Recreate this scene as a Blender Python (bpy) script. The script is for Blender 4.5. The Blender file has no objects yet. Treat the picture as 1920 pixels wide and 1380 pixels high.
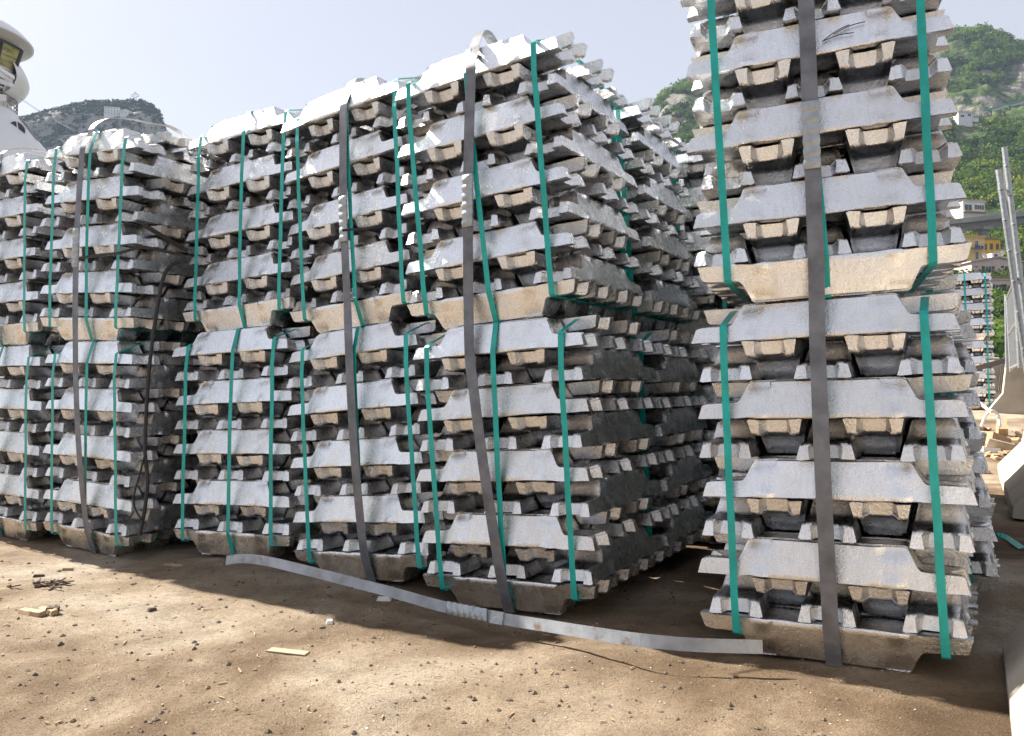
import bpy, bmesh, math, random
import numpy as np
from mathutils import Vector, Matrix, noise

random.seed(7); RNG = np.random.default_rng(7)
SC = bpy.context.scene
COL = SC.collection
R = math.radians

# ------------------------------------------------------------------ camera
CAM_H, FPX, PITCH, ROLL = 0.777, 1507.3, 0.02624, -0.0032
cam_data = bpy.data.cameras.new('camera'); cam = bpy.data.objects.new('camera', cam_data); COL.objects.link(cam)
cam_data.sensor_width = 36.0; cam_data.lens = 36.0 * FPX / 1920.0
cam_data.clip_start = 0.05; cam_data.clip_end = 9000
CAM_M = Matrix.Translation((0, 0, CAM_H)) @ Matrix.Rotation(math.pi / 2 + PITCH, 4, 'X') @ Matrix.Rotation(ROLL, 4, 'Z')
cam.matrix_world = CAM_M
SC.camera = cam

# ------------------------------------------------------------------ light
SUN_DIR = Vector((-0.892, 0.657, 1.0)).normalized()          # towards the sun
SUN_EL = math.asin(SUN_DIR.z); SUN_AZ = math.atan2(SUN_DIR.x, SUN_DIR.y)
world = bpy.data.worlds.new('World'); SC.world = world; world.use_nodes = True
wn = world.node_tree; wn.nodes.clear()
wo = wn.nodes.new('ShaderNodeOutputWorld'); wb = wn.nodes.new('ShaderNodeBackground'); ws = wn.nodes.new('ShaderNodeTexSky')
ws.sky_type = 'NISHITA'; ws.sun_disc = False
ws.sun_elevation = SUN_EL; ws.sun_rotation = SUN_AZ
ws.air_density = 1.0; ws.dust_density = 1.5; ws.ozone_density = 1.0; ws.altitude = 0
wb.inputs['Strength'].default_value = 0.05
hz = wn.nodes.new('ShaderNodeMix'); hz.data_type = 'RGBA'; hz.inputs[0].default_value = 0.64   # thin even haze over the whole sky
hz.inputs[7].default_value = (5.3, 5.13, 5.38, 1.0); wn.links.new(ws.outputs[0], hz.inputs[6])
wn.links.new(hz.outputs[2], wb.inputs[0]); wn.links.new(wb.outputs[0], wo.inputs[0])
sun_d = bpy.data.lights.new('sun', 'SUN'); sun = bpy.data.objects.new('sun', sun_d); COL.objects.link(sun)
sun_d.energy = 5.0; sun_d.angle = R(0.55); sun_d.color = (1.0, 0.95, 0.87)
sun.rotation_euler = (-SUN_DIR).to_track_quat('-Z', 'Y').to_euler(); sun.location = (0, 0, 30)
SC.view_settings.view_transform = 'Standard'; SC.view_settings.look = 'None'
SC.view_settings.exposure = 1.66; SC.view_settings.gamma = 1.0; SC.view_settings.use_curve_mapping = False
SC.render.engine = 'CYCLES'
SC.cycles.max_bounces = 8; SC.cycles.diffuse_bounces = 2; SC.cycles.glossy_bounces = 2
SC.cycles.volume_bounces = 0; SC.cycles.sample_clamp_indirect = 6.0
SC.cycles.use_denoising = True

# ------------------------------------------------------------------ helpers
def at(px, py, depth):
    """point seen at photo pixel (px, py) whose distance along the view is depth (in y)"""
    u, v = px - 960.0, py - 690.0
    d = CAM_M.to_3x3() @ Vector((u / FPX, -v / FPX, -1.0))
    return Vector((0, 0, CAM_H)) + d * (depth / d.y)

def tag(o, label=None, cat=None, group=None, kind=None):
    if label: o['label'] = label
    if cat: o['category'] = cat
    if group: o['group'] = group
    if kind: o['kind'] = kind
    return o

def empty(name, M):
    o = bpy.data.objects.new(name, None); COL.objects.link(o)
    o.matrix_world = M if isinstance(M, Matrix) else Matrix.Translation(M)
    o.empty_display_size = .1
    return o

class MB:
    def __init__(s): s.v = []; s.f = []
    def add(s, vs, fs):
        n = len(s.v); s.v += [tuple(v) for v in vs]; s.f += [tuple(n + i for i in f) for f in fs]
    def box(s, c, d, M=None, taper=1.0):
        x, y, z = d[0] / 2, d[1] / 2, d[2] / 2
        vs = [Vector((sx * x * (taper if sz > 0 else 1), sy * y * (taper if sz > 0 else 1), sz * z)) for sz in (-1, 1) for sx, sy in ((-1, -1), (1, -1), (1, 1), (-1, 1))]
        if M is not None: vs = [M @ v for v in vs]
        c = Vector(c); vs = [v + c for v in vs]
        s.add(vs, [(3, 2, 1, 0), (4, 5, 6, 7), (0, 1, 5, 4), (1, 2, 6, 5), (2, 3, 7, 6), (3, 0, 4, 7)])
    def tube(s, pts, r, n=8, cap=True):
        pts = [Vector(p) for p in pts]; rings = []
        up = Vector((0, 0, 1)); prev = None
        for i, p in enumerate(pts):
            t = (pts[min(i + 1, len(pts) - 1)] - pts[max(i - 1, 0)]).normalized()
            if prev is None:
                a = t.orthogonal().normalized()
            else:
                a = (prev - t * prev.dot(t)).normalized()
            prev = a; b = t.cross(a)
            rr = r[i] if isinstance(r, (list, tuple)) else r
            rings.append([p + (a * math.cos(k * 2 * math.pi / n) + b * math.sin(k * 2 * math.pi / n)) * rr for k in range(n)])
        vs = [v for g in rings for v in g]; fs = []
        for i in range(len(pts) - 1):
            for k in range(n):
                fs.append((i * n + k, i * n + (k + 1) % n, (i + 1) * n + (k + 1) % n, (i + 1) * n + k))
        if cap: fs.append(tuple(range(n - 1, -1, -1))); fs.append(tuple((len(pts) - 1) * n + k for k in range(n)))
        s.add(vs, fs)
    def ribbon(s, pts, wdir, w, th, closed=False):
        """flat strap along pts; wdir a vector or list of vectors across the strap"""
        pts = [Vector(p) for p in pts]; n = len(pts); vs = []; fs = []
        for i, p in enumerate(pts):
            if closed: t = (pts[(i + 1) % n] - pts[i - 1]).normalized()
            else: t = (pts[min(i + 1, n - 1)] - pts[max(i - 1, 0)]).normalized()
            wd = Vector(wdir[i] if isinstance(wdir, list) else wdir); wd = (wd - t * wd.dot(t)).normalized()
            nn = t.cross(wd).normalized()
            vs += [p + wd * w / 2 + nn * th / 2, p - wd * w / 2 + nn * th / 2, p - wd * w / 2 - nn * th / 2, p + wd * w / 2 - nn * th / 2]
        m = n if closed else n - 1
        for i in range(m):
            j = (i + 1) % n
            for k in range(4):
                fs.append((4 * i + k, 4 * i + (k + 1) % 4, 4 * j + (k + 1) % 4, 4 * j + k))
        if not closed: fs += [(3, 2, 1, 0), tuple(4 * (n - 1) + k for k in range(4))]
        s.add(vs, fs)
    def lathe(s, prof, n, a0=0, a1=2 * math.pi):
        full = abs(a1 - a0 - 2 * math.pi) < 1e-6
        m = n if full else n + 1; vs = []; fs = []
        for k in range(m):
            a = a0 + (a1 - a0) * k / n
            for r, z in prof: vs.append((r * math.cos(a), r * math.sin(a), z))
        L_ = len(prof)
        for k in range(n):
            j = (k + 1) % m
            for i in range(L_ - 1): fs.append((k * L_ + i, j * L_ + i, j * L_ + i + 1, k * L_ + i + 1))
        s.add(vs, fs)
    def mesh(s, name, mat=None, smooth=None):
        me = bpy.data.meshes.new(name); me.from_pydata(s.v, [], s.f); me.update()
        if mat: me.materials.append(mat)
        if smooth is not None: shade(me, smooth)
        return me
    def build(s, name, mat=None, parent=None, smooth=None, loc=None):
        if loc is not None:
            L0 = Vector(loc); s.v = [tuple(Vector(v) - L0) for v in s.v]
        o = bpy.data.objects.new(name, s.mesh(name, mat, smooth)); COL.objects.link(o)
        if parent: o.parent = parent
        if loc is not None: o.location = loc
        return o

def shade(me, deg):
    me.polygons.foreach_set('use_smooth', [True] * len(me.polygons))
    me.set_sharp_from_angle(angle=R(deg))

def np_mesh(name, verts, faces, mat=None, attr=None):
    """verts (n,3), faces (m,k) arrays; attr a per-face colour value"""
    me = bpy.data.meshes.new(name); k = faces.shape[1]
    me.vertices.add(len(verts)); me.vertices.foreach_set('co', np.asarray(verts, np.float32).ravel())
    me.loops.add(faces.size); me.loops.foreach_set('vertex_index', faces.astype(np.int32).ravel())
    me.polygons.add(len(faces)); me.polygons.foreach_set('loop_start', np.arange(0, faces.size, k, dtype=np.int32))
    me.update(calc_edges=True)
    if attr is not None:
        a = me.attributes.new('tone', 'FLOAT', 'FACE'); a.data.foreach_set('value', np.asarray(attr, np.float32))
    if mat: me.materials.append(mat)
    return me

def catmull(pts, n):
    pts = [Vector(p) for p in pts]; out = []
    for i in range(len(pts) - 1):
        p0, p1, p2, p3 = pts[max(i - 1, 0)], pts[i], pts[i + 1], pts[min(i + 2, len(pts) - 1)]
        for k in range(n):
            t = k / n
            out.append(.5 * ((2 * p1) + (p2 - p0) * t + (2 * p0 - 5 * p1 + 4 * p2 - p3) * t * t + (3 * p1 - p0 - 3 * p2 + p3) * t ** 3))
    out.append(pts[-1]); return out

# ------------------------------------------------------------------ materials
class N:
    """small node-graph helper"""
    def __init__(s, name):
        s.m = bpy.data.materials.new(name); s.m.use_nodes = True; s.t = s.m.node_tree; s.t.nodes.clear()
        s.out = s.t.nodes.new('ShaderNodeOutputMaterial'); s.b = s.t.nodes.new('ShaderNodeBsdfPrincipled')
        s.t.links.new(s.b.outputs[0], s.out.inputs[0])
    def n(s, t, **kw):
        x = s.t.nodes.new(t)
        for k, v in kw.items(): setattr(x, k, v)
        return x
    def l(s, a, b): s.t.links.new(a, b)
    def set(s, **kw):
        for k, v in kw.items():
            k = k.replace('_', ' ')
            s.b.inputs[k].default_value = (tuple(v) + (1,)) if isinstance(v, (tuple, list)) and len(v) == 3 and 'Color' in k else v
        return s
    def coord(s, kind='Object', rnd=False, scale=None):
        c = s.n('ShaderNodeTexCoord').outputs[kind]
        if scale:
            mp = s.n('ShaderNodeMapping'); mp.inputs['Scale'].default_value = scale; s.l(c, mp.inputs[0]); c = mp.outputs[0]
        if rnd:
            oi = s.n('ShaderNodeObjectInfo'); mu = s.n('ShaderNodeMath', operation='MULTIPLY'); mu.inputs[1].default_value = 37.0
            s.l(oi.outputs['Random'], mu.inputs[0]); ad = s.n('ShaderNodeVectorMath', operation='ADD')
            s.l(c, ad.inputs[0]); s.l(mu.outputs[0], ad.inputs[1]); c = ad.outputs[0]
        return c
    def noise(s, co, scale, detail=4, rough=.55, dist=0):
        x = s.n('ShaderNodeTexNoise'); x.inputs['Scale'].default_value = scale; x.inputs['Detail'].default_value = detail
        x.inputs['Roughness'].default_value = rough; x.inputs['Distortion'].default_value = dist
        s.l(co, x.inputs['Vector']); return x.outputs['Fac']
    def ramp(s, fac, stops):
        x = s.n('ShaderNodeValToRGB'); e = x.color_ramp.elements
        while len(e) < len(stops): e.new(.5)
        for el, (p, c) in zip(e, stops): el.position = p; el.color = tuple(c) + (1,) if len(c) == 3 else c
        s.l(fac, x.inputs[0]); return x.outputs[0]
    def mix(s, fac, a, b, blend='MIX'):
        x = s.n('ShaderNodeMix', data_type='RGBA', blend_type=blend)
        for sock, v in ((x.inputs[0], fac), (x.inputs[6], a), (x.inputs[7], b)):
            if isinstance(v, (int, float)): sock.default_value = v
            elif isinstance(v, (tuple, list)): sock.default_value = tuple(v) + (1,)
            else: s.l(v, sock)
        return x.outputs[2]
    def maprange(s, v, a, b, c, d):
        x = s.n('ShaderNodeMapRange'); s.l(v, x.inputs[0])
        for i, q in enumerate((a, b, c, d)): x.inputs[i + 1].default_value = q
        return x.outputs[0]
    def bump(s, h, strength, dist, prev=None):
        x = s.n('ShaderNodeBump'); x.inputs['Strength'].default_value = strength; x.inputs['Distance'].default_value = dist
        s.l(h, x.inputs['Height'])
        if prev is not None: s.l(prev, x.inputs['Normal'])
        return x.outputs[0]

def simple(name, col, rough=.6, metal=0.0, var=.15, scale=8, bump=0.0, bscale=60):
    g = N(name); co = g.coord('Object'); f = g.noise(co, scale, 5)
    a = tuple(c * (1 - var) for c in col); b = tuple(min(1, c * (1 + var)) for c in col)
    g.l(g.ramp(f, [(.3, a), (.7, b)]), g.b.inputs['Base Color']); g.set(Roughness=rough, Metallic=metal)
    if bump: g.l(g.bump(g.noise(co, bscale, 4), bump, .01), g.b.inputs['Normal'])
    return g.m

def ingot_material():
    g = N('cast_aluminium'); co = g.coord('Object', rnd=True)
    big = g.noise(co, 5, 4, .6); med = g.noise(co, 26, 5, .6); fine = g.noise(co, 230, 3, .65); grain = g.noise(co, 105, 4, .7)
    st = g.noise(g.coord('Object', rnd=True, scale=(16, 16, 2.2)), 5, 4, .65)        # runs down the sides
    sc = g.noise(g.coord('Object', rnd=True, scale=(3, 60, 60)), 6, 3, .6)            # drag marks along the bar
    sp = g.n('ShaderNodeSeparateXYZ'); g.l(g.coord('Object'), sp.inputs[0])
    ab = g.n('ShaderNodeMath', operation='ABSOLUTE'); g.l(sp.outputs[0], ab.inputs[0])
    endk = g.maprange(ab.outputs[0], .28, .345, .45, 1.1)                              # rougher skin on the lugs
    col = g.ramp(big, [(.25, (.76, .745, .72)), (.5, (.87, .87, .875)), (.75, (.92, .93, .95))])
    col = g.mix(g.maprange(st, .5, .72, 0, .40), col, (.66, .63, .59))
    col = g.mix(g.maprange(sc, .58, .70, 0, .35), col, (.92, .93, .95))
    col = g.mix(g.maprange(med, .64, .76, 0, .5), col, (.50, .46, .41))
    gm = g.n('ShaderNodeMath', operation='MULTIPLY'); g.l(g.maprange(grain, .58, .72, 0, .7), gm.inputs[0]); g.l(endk, gm.inputs[1])
    col = g.mix(gm.outputs[0], col, (.42, .40, .37))
    fm = g.n('ShaderNodeMath', operation='MULTIPLY'); g.l(g.maprange(fine, .40, .30, 0, .8), fm.inputs[0]); g.l(endk, fm.inputs[1])
    col = g.mix(fm.outputs[0], col, (.96, .96, .97))
    oi = g.n('ShaderNodeObjectInfo')
    tint = g.ramp(oi.outputs['Random'], [(0, (.87, .845, .81)), (.35, (.96, .96, .96)), (1, (1, 1, 1))])
    g.l(g.mix(1.0, col, tint, 'MULTIPLY'), g.b.inputs['Base Color'])
    g.set(Metallic=1.0)
    g.l(g.maprange(med, .3, .7, .17, .38), g.b.inputs['Roughness'])
    hm = g.n('ShaderNodeMath', operation='MULTIPLY'); g.l(grain, hm.inputs[0]); g.l(endk, hm.inputs[1])
    b1 = g.bump(big, .4, .006); b2 = g.bump(med, .4, .0024, b1); b3 = g.bump(hm.outputs[0], .8, .0034, b2); b4 = g.bump(fine, .7, .0020, b3)
    g.l(b4, g.b.inputs['Normal'])
    return g.m

def ground_material():
    g = N('dry_earth'); co = g.coord('Object')
    big = g.noise(co, .9, 5, .6, .4); med = g.noise(co, 5, 6, .65, .3); fine = g.noise(co, 60, 5, .7); sp = g.noise(co, 190, 3, .7)
    col = g.ramp(big, [(.34, (.125, .081, .047)), (.42, (.225, .155, .094)), (.51, (.40, .305, .21)), (.62, (.56, .47, .36))])
    col = g.mix(g.maprange(med, .45, .7, 0, .5), col, (.15, .105, .066))
    col = g.mix(g.maprange(fine, .5, .72, 0, .5), col, (.12, .083, .052))
    col = g.mix(g.maprange(sp, .62, .70, 0, .85), col, (.05, .036, .025))
    col = g.mix(g.maprange(sp, .36, .28, 0, .5), col, (.60, .53, .44))
    g.l(col, g.b.inputs['Base Color']); g.set(Roughness=.95)
    g.b.inputs['Specular IOR Level'].default_value = .2
    b = g.bump(med, .7, .05); b = g.bump(fine, 1.0, .024, b); b = g.bump(sp, 1.0, .010, b); g.l(b, g.b.inputs['Normal'])
    return g.m

def tone_leaf(name, dark, light, yellow):
    g = N(name); a = g.n('ShaderNodeAttribute', attribute_name='tone')
    g.l(g.ramp(a.outputs['Fac'], [(0, dark), (.6, light), (1, yellow)]), g.b.inputs['Base Color'])
    g.set(Roughness=.7); g.b.inputs['Specular IOR Level'].default_value = .25
    tr = g.n('ShaderNodeBsdfTranslucent'); mx = g.n('ShaderNodeMixShader'); mx.inputs[0].default_value = .42
    g.l(g.b.inputs['Base Color'].links[0].from_socket, tr.inputs[0]); g.l(g.b.outputs[0], mx.inputs[1]); g.l(tr.outputs[0], mx.inputs[2]); g.l(mx.outputs[0], g.out.inputs[0])
    return g.m

def hill_material(name, rockiness, veg, rock):
    g = N(name); co = g.coord('Object'); geo = g.n('ShaderNodeNewGeometry'); sx = g.n('ShaderNodeSeparateXYZ'); g.l(geo.outputs['Normal'], sx.inputs[0])
    big = g.noise(co, .012, 6, .6); med = g.noise(co, .06, 6, .65); fine = g.noise(co, .4, 4, .65)
    st = g.noise(g.coord('Object', scale=(1, 1, .25)), .14, 5, .65)
    vcol = g.ramp(med, [(.3, veg[0]), (.5, veg[1]), (.7, veg[2])])
    rcol = g.ramp(st, [(.28, tuple(c * .45 for c in rock)), (.5, rock), (.75, tuple(min(.8, c * 1.25) for c in rock))])
    mk = g.n('ShaderNodeMath', operation='ADD'); g.l(big, mk.inputs[0])
    m2 = g.n('ShaderNodeMath', operation='MULTIPLY'); g.l(med, m2.inputs[0]); m2.inputs[1].default_value = .6; g.l(m2.outputs[0], mk.inputs[1])
    m3 = g.n('ShaderNodeMath', operation='SUBTRACT'); g.l(mk.outputs[0], m3.inputs[0])
    m4 = g.n('ShaderNodeMath', operation='MULTIPLY'); g.l(sx.outputs[2], m4.inputs[0]); m4.inputs[1].default_value = .28; g.l(m4.outputs[0], m3.inputs[1])
    g.l(g.mix(g.maprange(m3.outputs[0], rockiness, rockiness + .07, 0, 1), vcol, rcol), g.b.inputs['Base Color'])
    g.set(Roughness=.95); g.b.inputs['Specular IOR Level'].default_value = .1
    b = g.bump(st, .9, 4.0); g.l(g.bump(fine, .7, 1.2, b), g.b.inputs['Normal'])
    return g.m

M = {}
M['ingot'] = ingot_material()
M['ground'] = ground_material()
M['green_strap'] = simple('green_polyester_strap', (.006, .36, .32), .24, 0, .22, 14, .25, 420)
M['steel'] = simple('grey_steel_strap', (.31, .33, .355), .36, .15, .28, 12, .15, 200)
def rusty(mat):
    t = mat.node_tree; b = next(n for n in t.nodes if n.type == 'BSDF_PRINCIPLED'); lk = b.inputs['Base Color'].links[0]; src = lk.from_socket
    co = t.nodes.new('ShaderNodeTexCoord'); nz = t.nodes.new('ShaderNodeTexNoise'); nz.inputs['Scale'].default_value = 22; nz.inputs['Detail'].default_value = 6
    mr = t.nodes.new('ShaderNodeMapRange'); mr.inputs[1].default_value = .58; mr.inputs[2].default_value = .70; mr.inputs[4].default_value = .8
    mx = t.nodes.new('ShaderNodeMix'); mx.data_type = 'RGBA'; mx.inputs[7].default_value = (.22, .11, .05, 1)
    t.links.new(co.outputs['Object'], nz.inputs['Vector']); t.links.new(nz.outputs['Fac'], mr.inputs[0]); t.links.new(mr.outputs[0], mx.inputs[0]); t.links.new(src, mx.inputs[6]); t.links.new(mx.outputs[2], b.inputs['Base Color'])
rusty(M['steel'])
M['steel_dark'] = simple('dark_steel_strap', (.15, .155, .175), .36, .15, .35, 16, .15, 200)
M['zinc'] = simple('galvanised_steel', (.38, .40, .41), .42, .8, .18, 40, .3, 90)
M['black'] = simple('black_plastic', (.012, .012, .014), .45, 0, .2)
M['ink'] = simple('marker_ink', (.006, .007, .015), .6)
M['concrete'] = simple('barrier_concrete', (.37, .325, .265), .9, 0, .2, 3, .4, 40)
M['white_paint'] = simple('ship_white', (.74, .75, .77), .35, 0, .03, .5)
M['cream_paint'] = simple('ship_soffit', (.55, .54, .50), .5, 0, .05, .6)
M['dark_frame'] = simple('dark_frame', (.03, .032, .035), .4)
M['wood'] = simple('weathered_wood', (.36, .25, .14), .8, 0, .3, 40)
M['bark'] = simple('dark_bark', (.09, .06, .04), .9, 0, .3, 40)
M['paper'] = simple('cardboard', (.36, .27, .18), .9, 0, .1, 20)
M['white_plastic'] = simple('white_plastic', (.75, .74, .70), .5, 0, .05)
M['stone'] = simple('earth_clod', (.13, .10, .075), .95, 0, .4, 3)
M['grit'] = simple('pale_grit', (.46, .40, .32), .95, 0, .3, 3)
M['asphalt'] = simple('asphalt', (.16, .155, .15), .9, 0, .15, .3)
M['viaduct'] = simple('viaduct_concrete', (.26, .26, .26), .85, 0, .15, .3)
M['yellow_wall'] = simple('yellow_plaster', (.80, .43, .03), .85, 0, .10, .5)
M['peach_lit_wall'] = simple('peach_lit_plaster', (.76, .50, .20), .85, 0, .10, .5)
M['pink_wall'] = simple('pink_plaster', (.62, .47, .42), .85, 0, .08, .5)
M['white_wall'] = simple('white_plaster', (.68, .65, .62), .85, 0, .08, .5)
M['tan_wall'] = simple('tan_plaster', (.46, .33, .20), .85, 0, .15, .5)
M['tile'] = simple('roof_tiles', (.42, .21, .12), .85, 0, .25, 1.5)
M['shutter'] = simple('brown_shutter', (.14, .055, .04), .6)
M['glass'] = simple('window_glass', (.03, .04, .05), .12)
M['navy'] = simple('navy_strap', (.008, .010, .035), .5)
M['cloth'] = simple('blue_laundry', (.05, .06, .22), .8)
M['net'] = simple('green_netting', (.03, .20, .15), .7)
M['rail'] = simple('railing', (.35, .34, .33), .5, .3)
M['sea'] = simple('sea_water', (.02, .05, .07), .12, 0, .2, .05, .4, .6)
g = N('bridge_glass'); co = g.coord('Object', scale=(.35, .35, 2.2))
g.l(g.ramp(g.noise(co, 2.2, 6, .7), [(.3, (.06, .06, .03)), (.5, (.32, .30, .13)), (.7, (.50, .48, .28))]), g.b.inputs['Base Color'])  # the hill's yellow-green reflection is put into the glass colour
g.set(Roughness=.15); M['bridge_glass'] = g.m
M['scrub'] = tone_leaf('hillside_foliage', (.020, .046, .008), (.092, .165, .014), (.26, .27, .025))
M['far_scrub'] = tone_leaf('headland_foliage', (.012, .020, .012), (.026, .038, .020), (.05, .058, .03))
M['hill'] = hill_material('scrubby_hillside', .575, ((.020, .040, .014), (.055, .085, .024), (.11, .12, .045)), (.22, .20, .175))
M['cliff'] = hill_material('limestone_headland', .60, ((.012, .02, .012), (.022, .032, .017), (.04, .048, .026)), (.27, .245, .225))

# ------------------------------------------------------------------ stacks: where each pair of bundles stands
L, P, W = .72, .230, .155
H = P / 2
YAW0 = -0.5181
POSE = {  # x, y, yaw, lean sideways, lean back, then the upper bundle's shift, yaw, lean; base height
 'D': [-2.0953, 3.9485, -0.0129, 0.0228, 0.0101, -0.03, -0.0008, 0.0464, 0.0261, -0.0133, -0.0038],
 'C': [-1.2755, 3.6216, 0.0498, -0.034, -0.0337, -0.0114, 0.0442, -0.0534, -0.0068, 0.0254, -0.0133],
 'B': [-0.6257, 3.2714, -0.0331, -0.0742, -0.007, -0.0157, 0.0301, -0.0503, 0.0076, 0.0028, -0.0041],
 'A': [-0.0243, 2.8707, -0.0098, -0.0559, 0.0064, -0.0181, 0.0209, 0.0174, -0.0213, -0.0143, 0.0069],
 'R': [0.8889, 2.2607, 0.006, -0.0252, 0.0058, 0.0263, -0.003, 0.1331, -0.0117, -0.0004, 0.0017]}
U0 = Vector((math.cos(YAW0), math.sin(YAW0), 0)); V0 = Vector((-math.sin(YAW0), math.cos(YAW0), 0))
def beside(key, du, dv, **kw):
    q = list(POSE[key]); q[0] += du * U0.x + dv * V0.x; q[1] += du * U0.y + dv * V0.y
    for k, v in kw.items(): q[int(k[1:])] = v
    return q
POSE['E'] = beside('D', -.775, .02, _7=.02, _8=-.01, _3=.01)
POSE['A2'] = beside('A', .0, .775, _2=.01, _7=-.01, _8=-.018, _3=-.05)
POSE['A3'] = beside('A', .14, 1.56, _2=.0, _7=.03, _3=-.012, _8=-.01)
POSE['R2'] = beside('R', .075, .77, _2=.01, _3=-.075, _7=.03, _8=-.01, _5=-.03)
POSE['R3'] = beside('R', -.05, 1.54, _2=-.01, _3=-.04, _7=.02, _8=-.02, _5=-.04)
POSE['R4'] = beside('R', -.06, 2.31, _2=.01, _3=-.03, _7=.02, _8=-.02, _5=-.04)
POSE['R5'] = beside('R', -.08, 3.08, _2=.0, _3=-.03, _7=.02, _8=-.01, _5=-.04)
POSE['B2'] = beside('B', .02, .80, _3=-.05, _8=-.01, _7=.0)  # unseen stacks behind the front row, added to darken gaps between layers
POSE['C2'] = beside('C', -.02, .82, _3=-.02, _8=-.01, _2=.0, _7=.0)
POSE['D2'] = beside('D', .03, .80, _3=.0, _8=-.01, _7=.0)
POSE['R6'] = beside('R', -.08, 3.86, _2=.01, _3=-.02, _7=.01, _8=-.01, _5=-.03)  # unseen stack, added to keep the alley ground dark
POSE['A4'] = beside('A', .08, 2.34, _2=.0, _7=.03, _3=-.012, _8=-.01)  # unseen stack, added to darken the far end of the alley
POSE['T1'] = [6.93, 12.2, .04, -.012, 0, .01, 0, .02, -.01, .45, 0]
POSE['T2'] = [7.36, 12.97, .03, -.02, 0, -.01, 0, .01, .0, .45, 0]
POSE['T3'] = [7.77, 13.76, .03, -.01, 0, .02, 0, -.02, .01, .45, 0]
def rot(a, ax): return Matrix.Rotation(a, 4, ax)
def pose(key):
    q = POSE[key]
    lo = Matrix.Translation((q[0], q[1], q[9])) @ rot(YAW0 + q[2], 'Z') @ rot(q[3], 'Y') @ rot(q[4], 'X')
    up = lo @ Matrix.Translation((q[5], q[6], 9 * H)) @ rot(q[7], 'Z') @ rot(q[8], 'Y') @ rot(q[10], 'X')
    return lo, up

# ------------------------------------------------------------------ ground
_feet = []
for k in ('E', 'D', 'C', 'B', 'A', 'R', 'A2', 'A3', 'R2'):
    lo, _ = pose(k); n = lo.to_3x3() @ Vector((0, 0, 1)); c = lo @ Vector((0, .35, 0))
    _feet.append((c, n))
def smooth(t): t = max(0, min(1, t)); return t * t * (3 - 2 * t)
def base_height(x, y): return .45 * smooth((y - 6) / 6.3)
def ground_height(x, y):
    """yard surface: settles unevenly under the heavy stacks, rises gently away from the quay"""
    b = base_height(x, y); sw = .35; s = .35 * b
    for c, n in _feet:
        d2 = (x - c.x) ** 2 + (y - c.y) ** 2
        w = math.exp(-d2 / .16) * 6
        if w > 1e-4:
            s += w * (c.z - (n.x * (x - c.x) + n.y * (y - c.y)) / n.z); sw += w
    h = s / sw
    h += .014 * noise.noise((x * 1.3, y * 1.3, 3.1)) + .009 * noise.noise((x * 4, y * 4, 9.7)) + .004 * noise.noise((x * 17, y * 17, 1.7))
    return h - .008

def build_ground():
    xs = np.unique(np.concatenate([np.linspace(-14, -4, 34), np.arange(-4, 3.4, .028), np.linspace(3.4, 12, 90), np.linspace(12, 60, 30)]))
    ys = np.unique(np.concatenate([np.linspace(-15, 0, 16), np.linspace(0, 1.2, 12), np.arange(1.2, 4.6, .024), np.linspace(4.6, 14, 90), np.linspace(14, 60, 30)]))
    nx, ny = len(xs), len(ys)
    vs = np.zeros((ny, nx, 3)); vs[..., 0] = xs[None, :]; vs[..., 1] = ys[:, None]
    for j, y in enumerate(ys):
        for i, x in enumerate(xs):
            vs[j, i, 2] = ground_height(x, y) if (-5 < x < 9 and 0 < y < 15) else base_height(x, y) - .008
    idx = np.arange(nx * ny).reshape(ny, nx)
    f = np.stack([idx[:-1, :-1], idx[:-1, 1:], idx[1:, 1:], idx[1:, :-1]], -1).reshape(-1, 4)
    me = np_mesh('ground', vs.reshape(-1, 3), f, M['ground']); me.polygons.foreach_set('use_smooth', [True] * len(me.polygons))
    o = bpy.data.objects.new('ground', me); COL.objects.link(o); tag(o, 'bare sunlit earth of the storage yard with ruts and grit', kind='structure')
build_ground()
mb = MB(); mb.box((23, 22.5, -1.62), (73.6, 74.6, 2.9)); tag(mb.build('quay', M['concrete']), 'concrete quay under the yard', kind='structure')
mb = MB(); mb.add([(-4500, -2500, -2.2), (4500, -2500, -2.2), (4500, 5000, -2.2), (-4500, 5000, -2.2)], [(0, 1, 2, 3)])
tag(mb.build('sea', M['sea']), 'harbour water beyond the quay', kind='structure')

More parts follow.
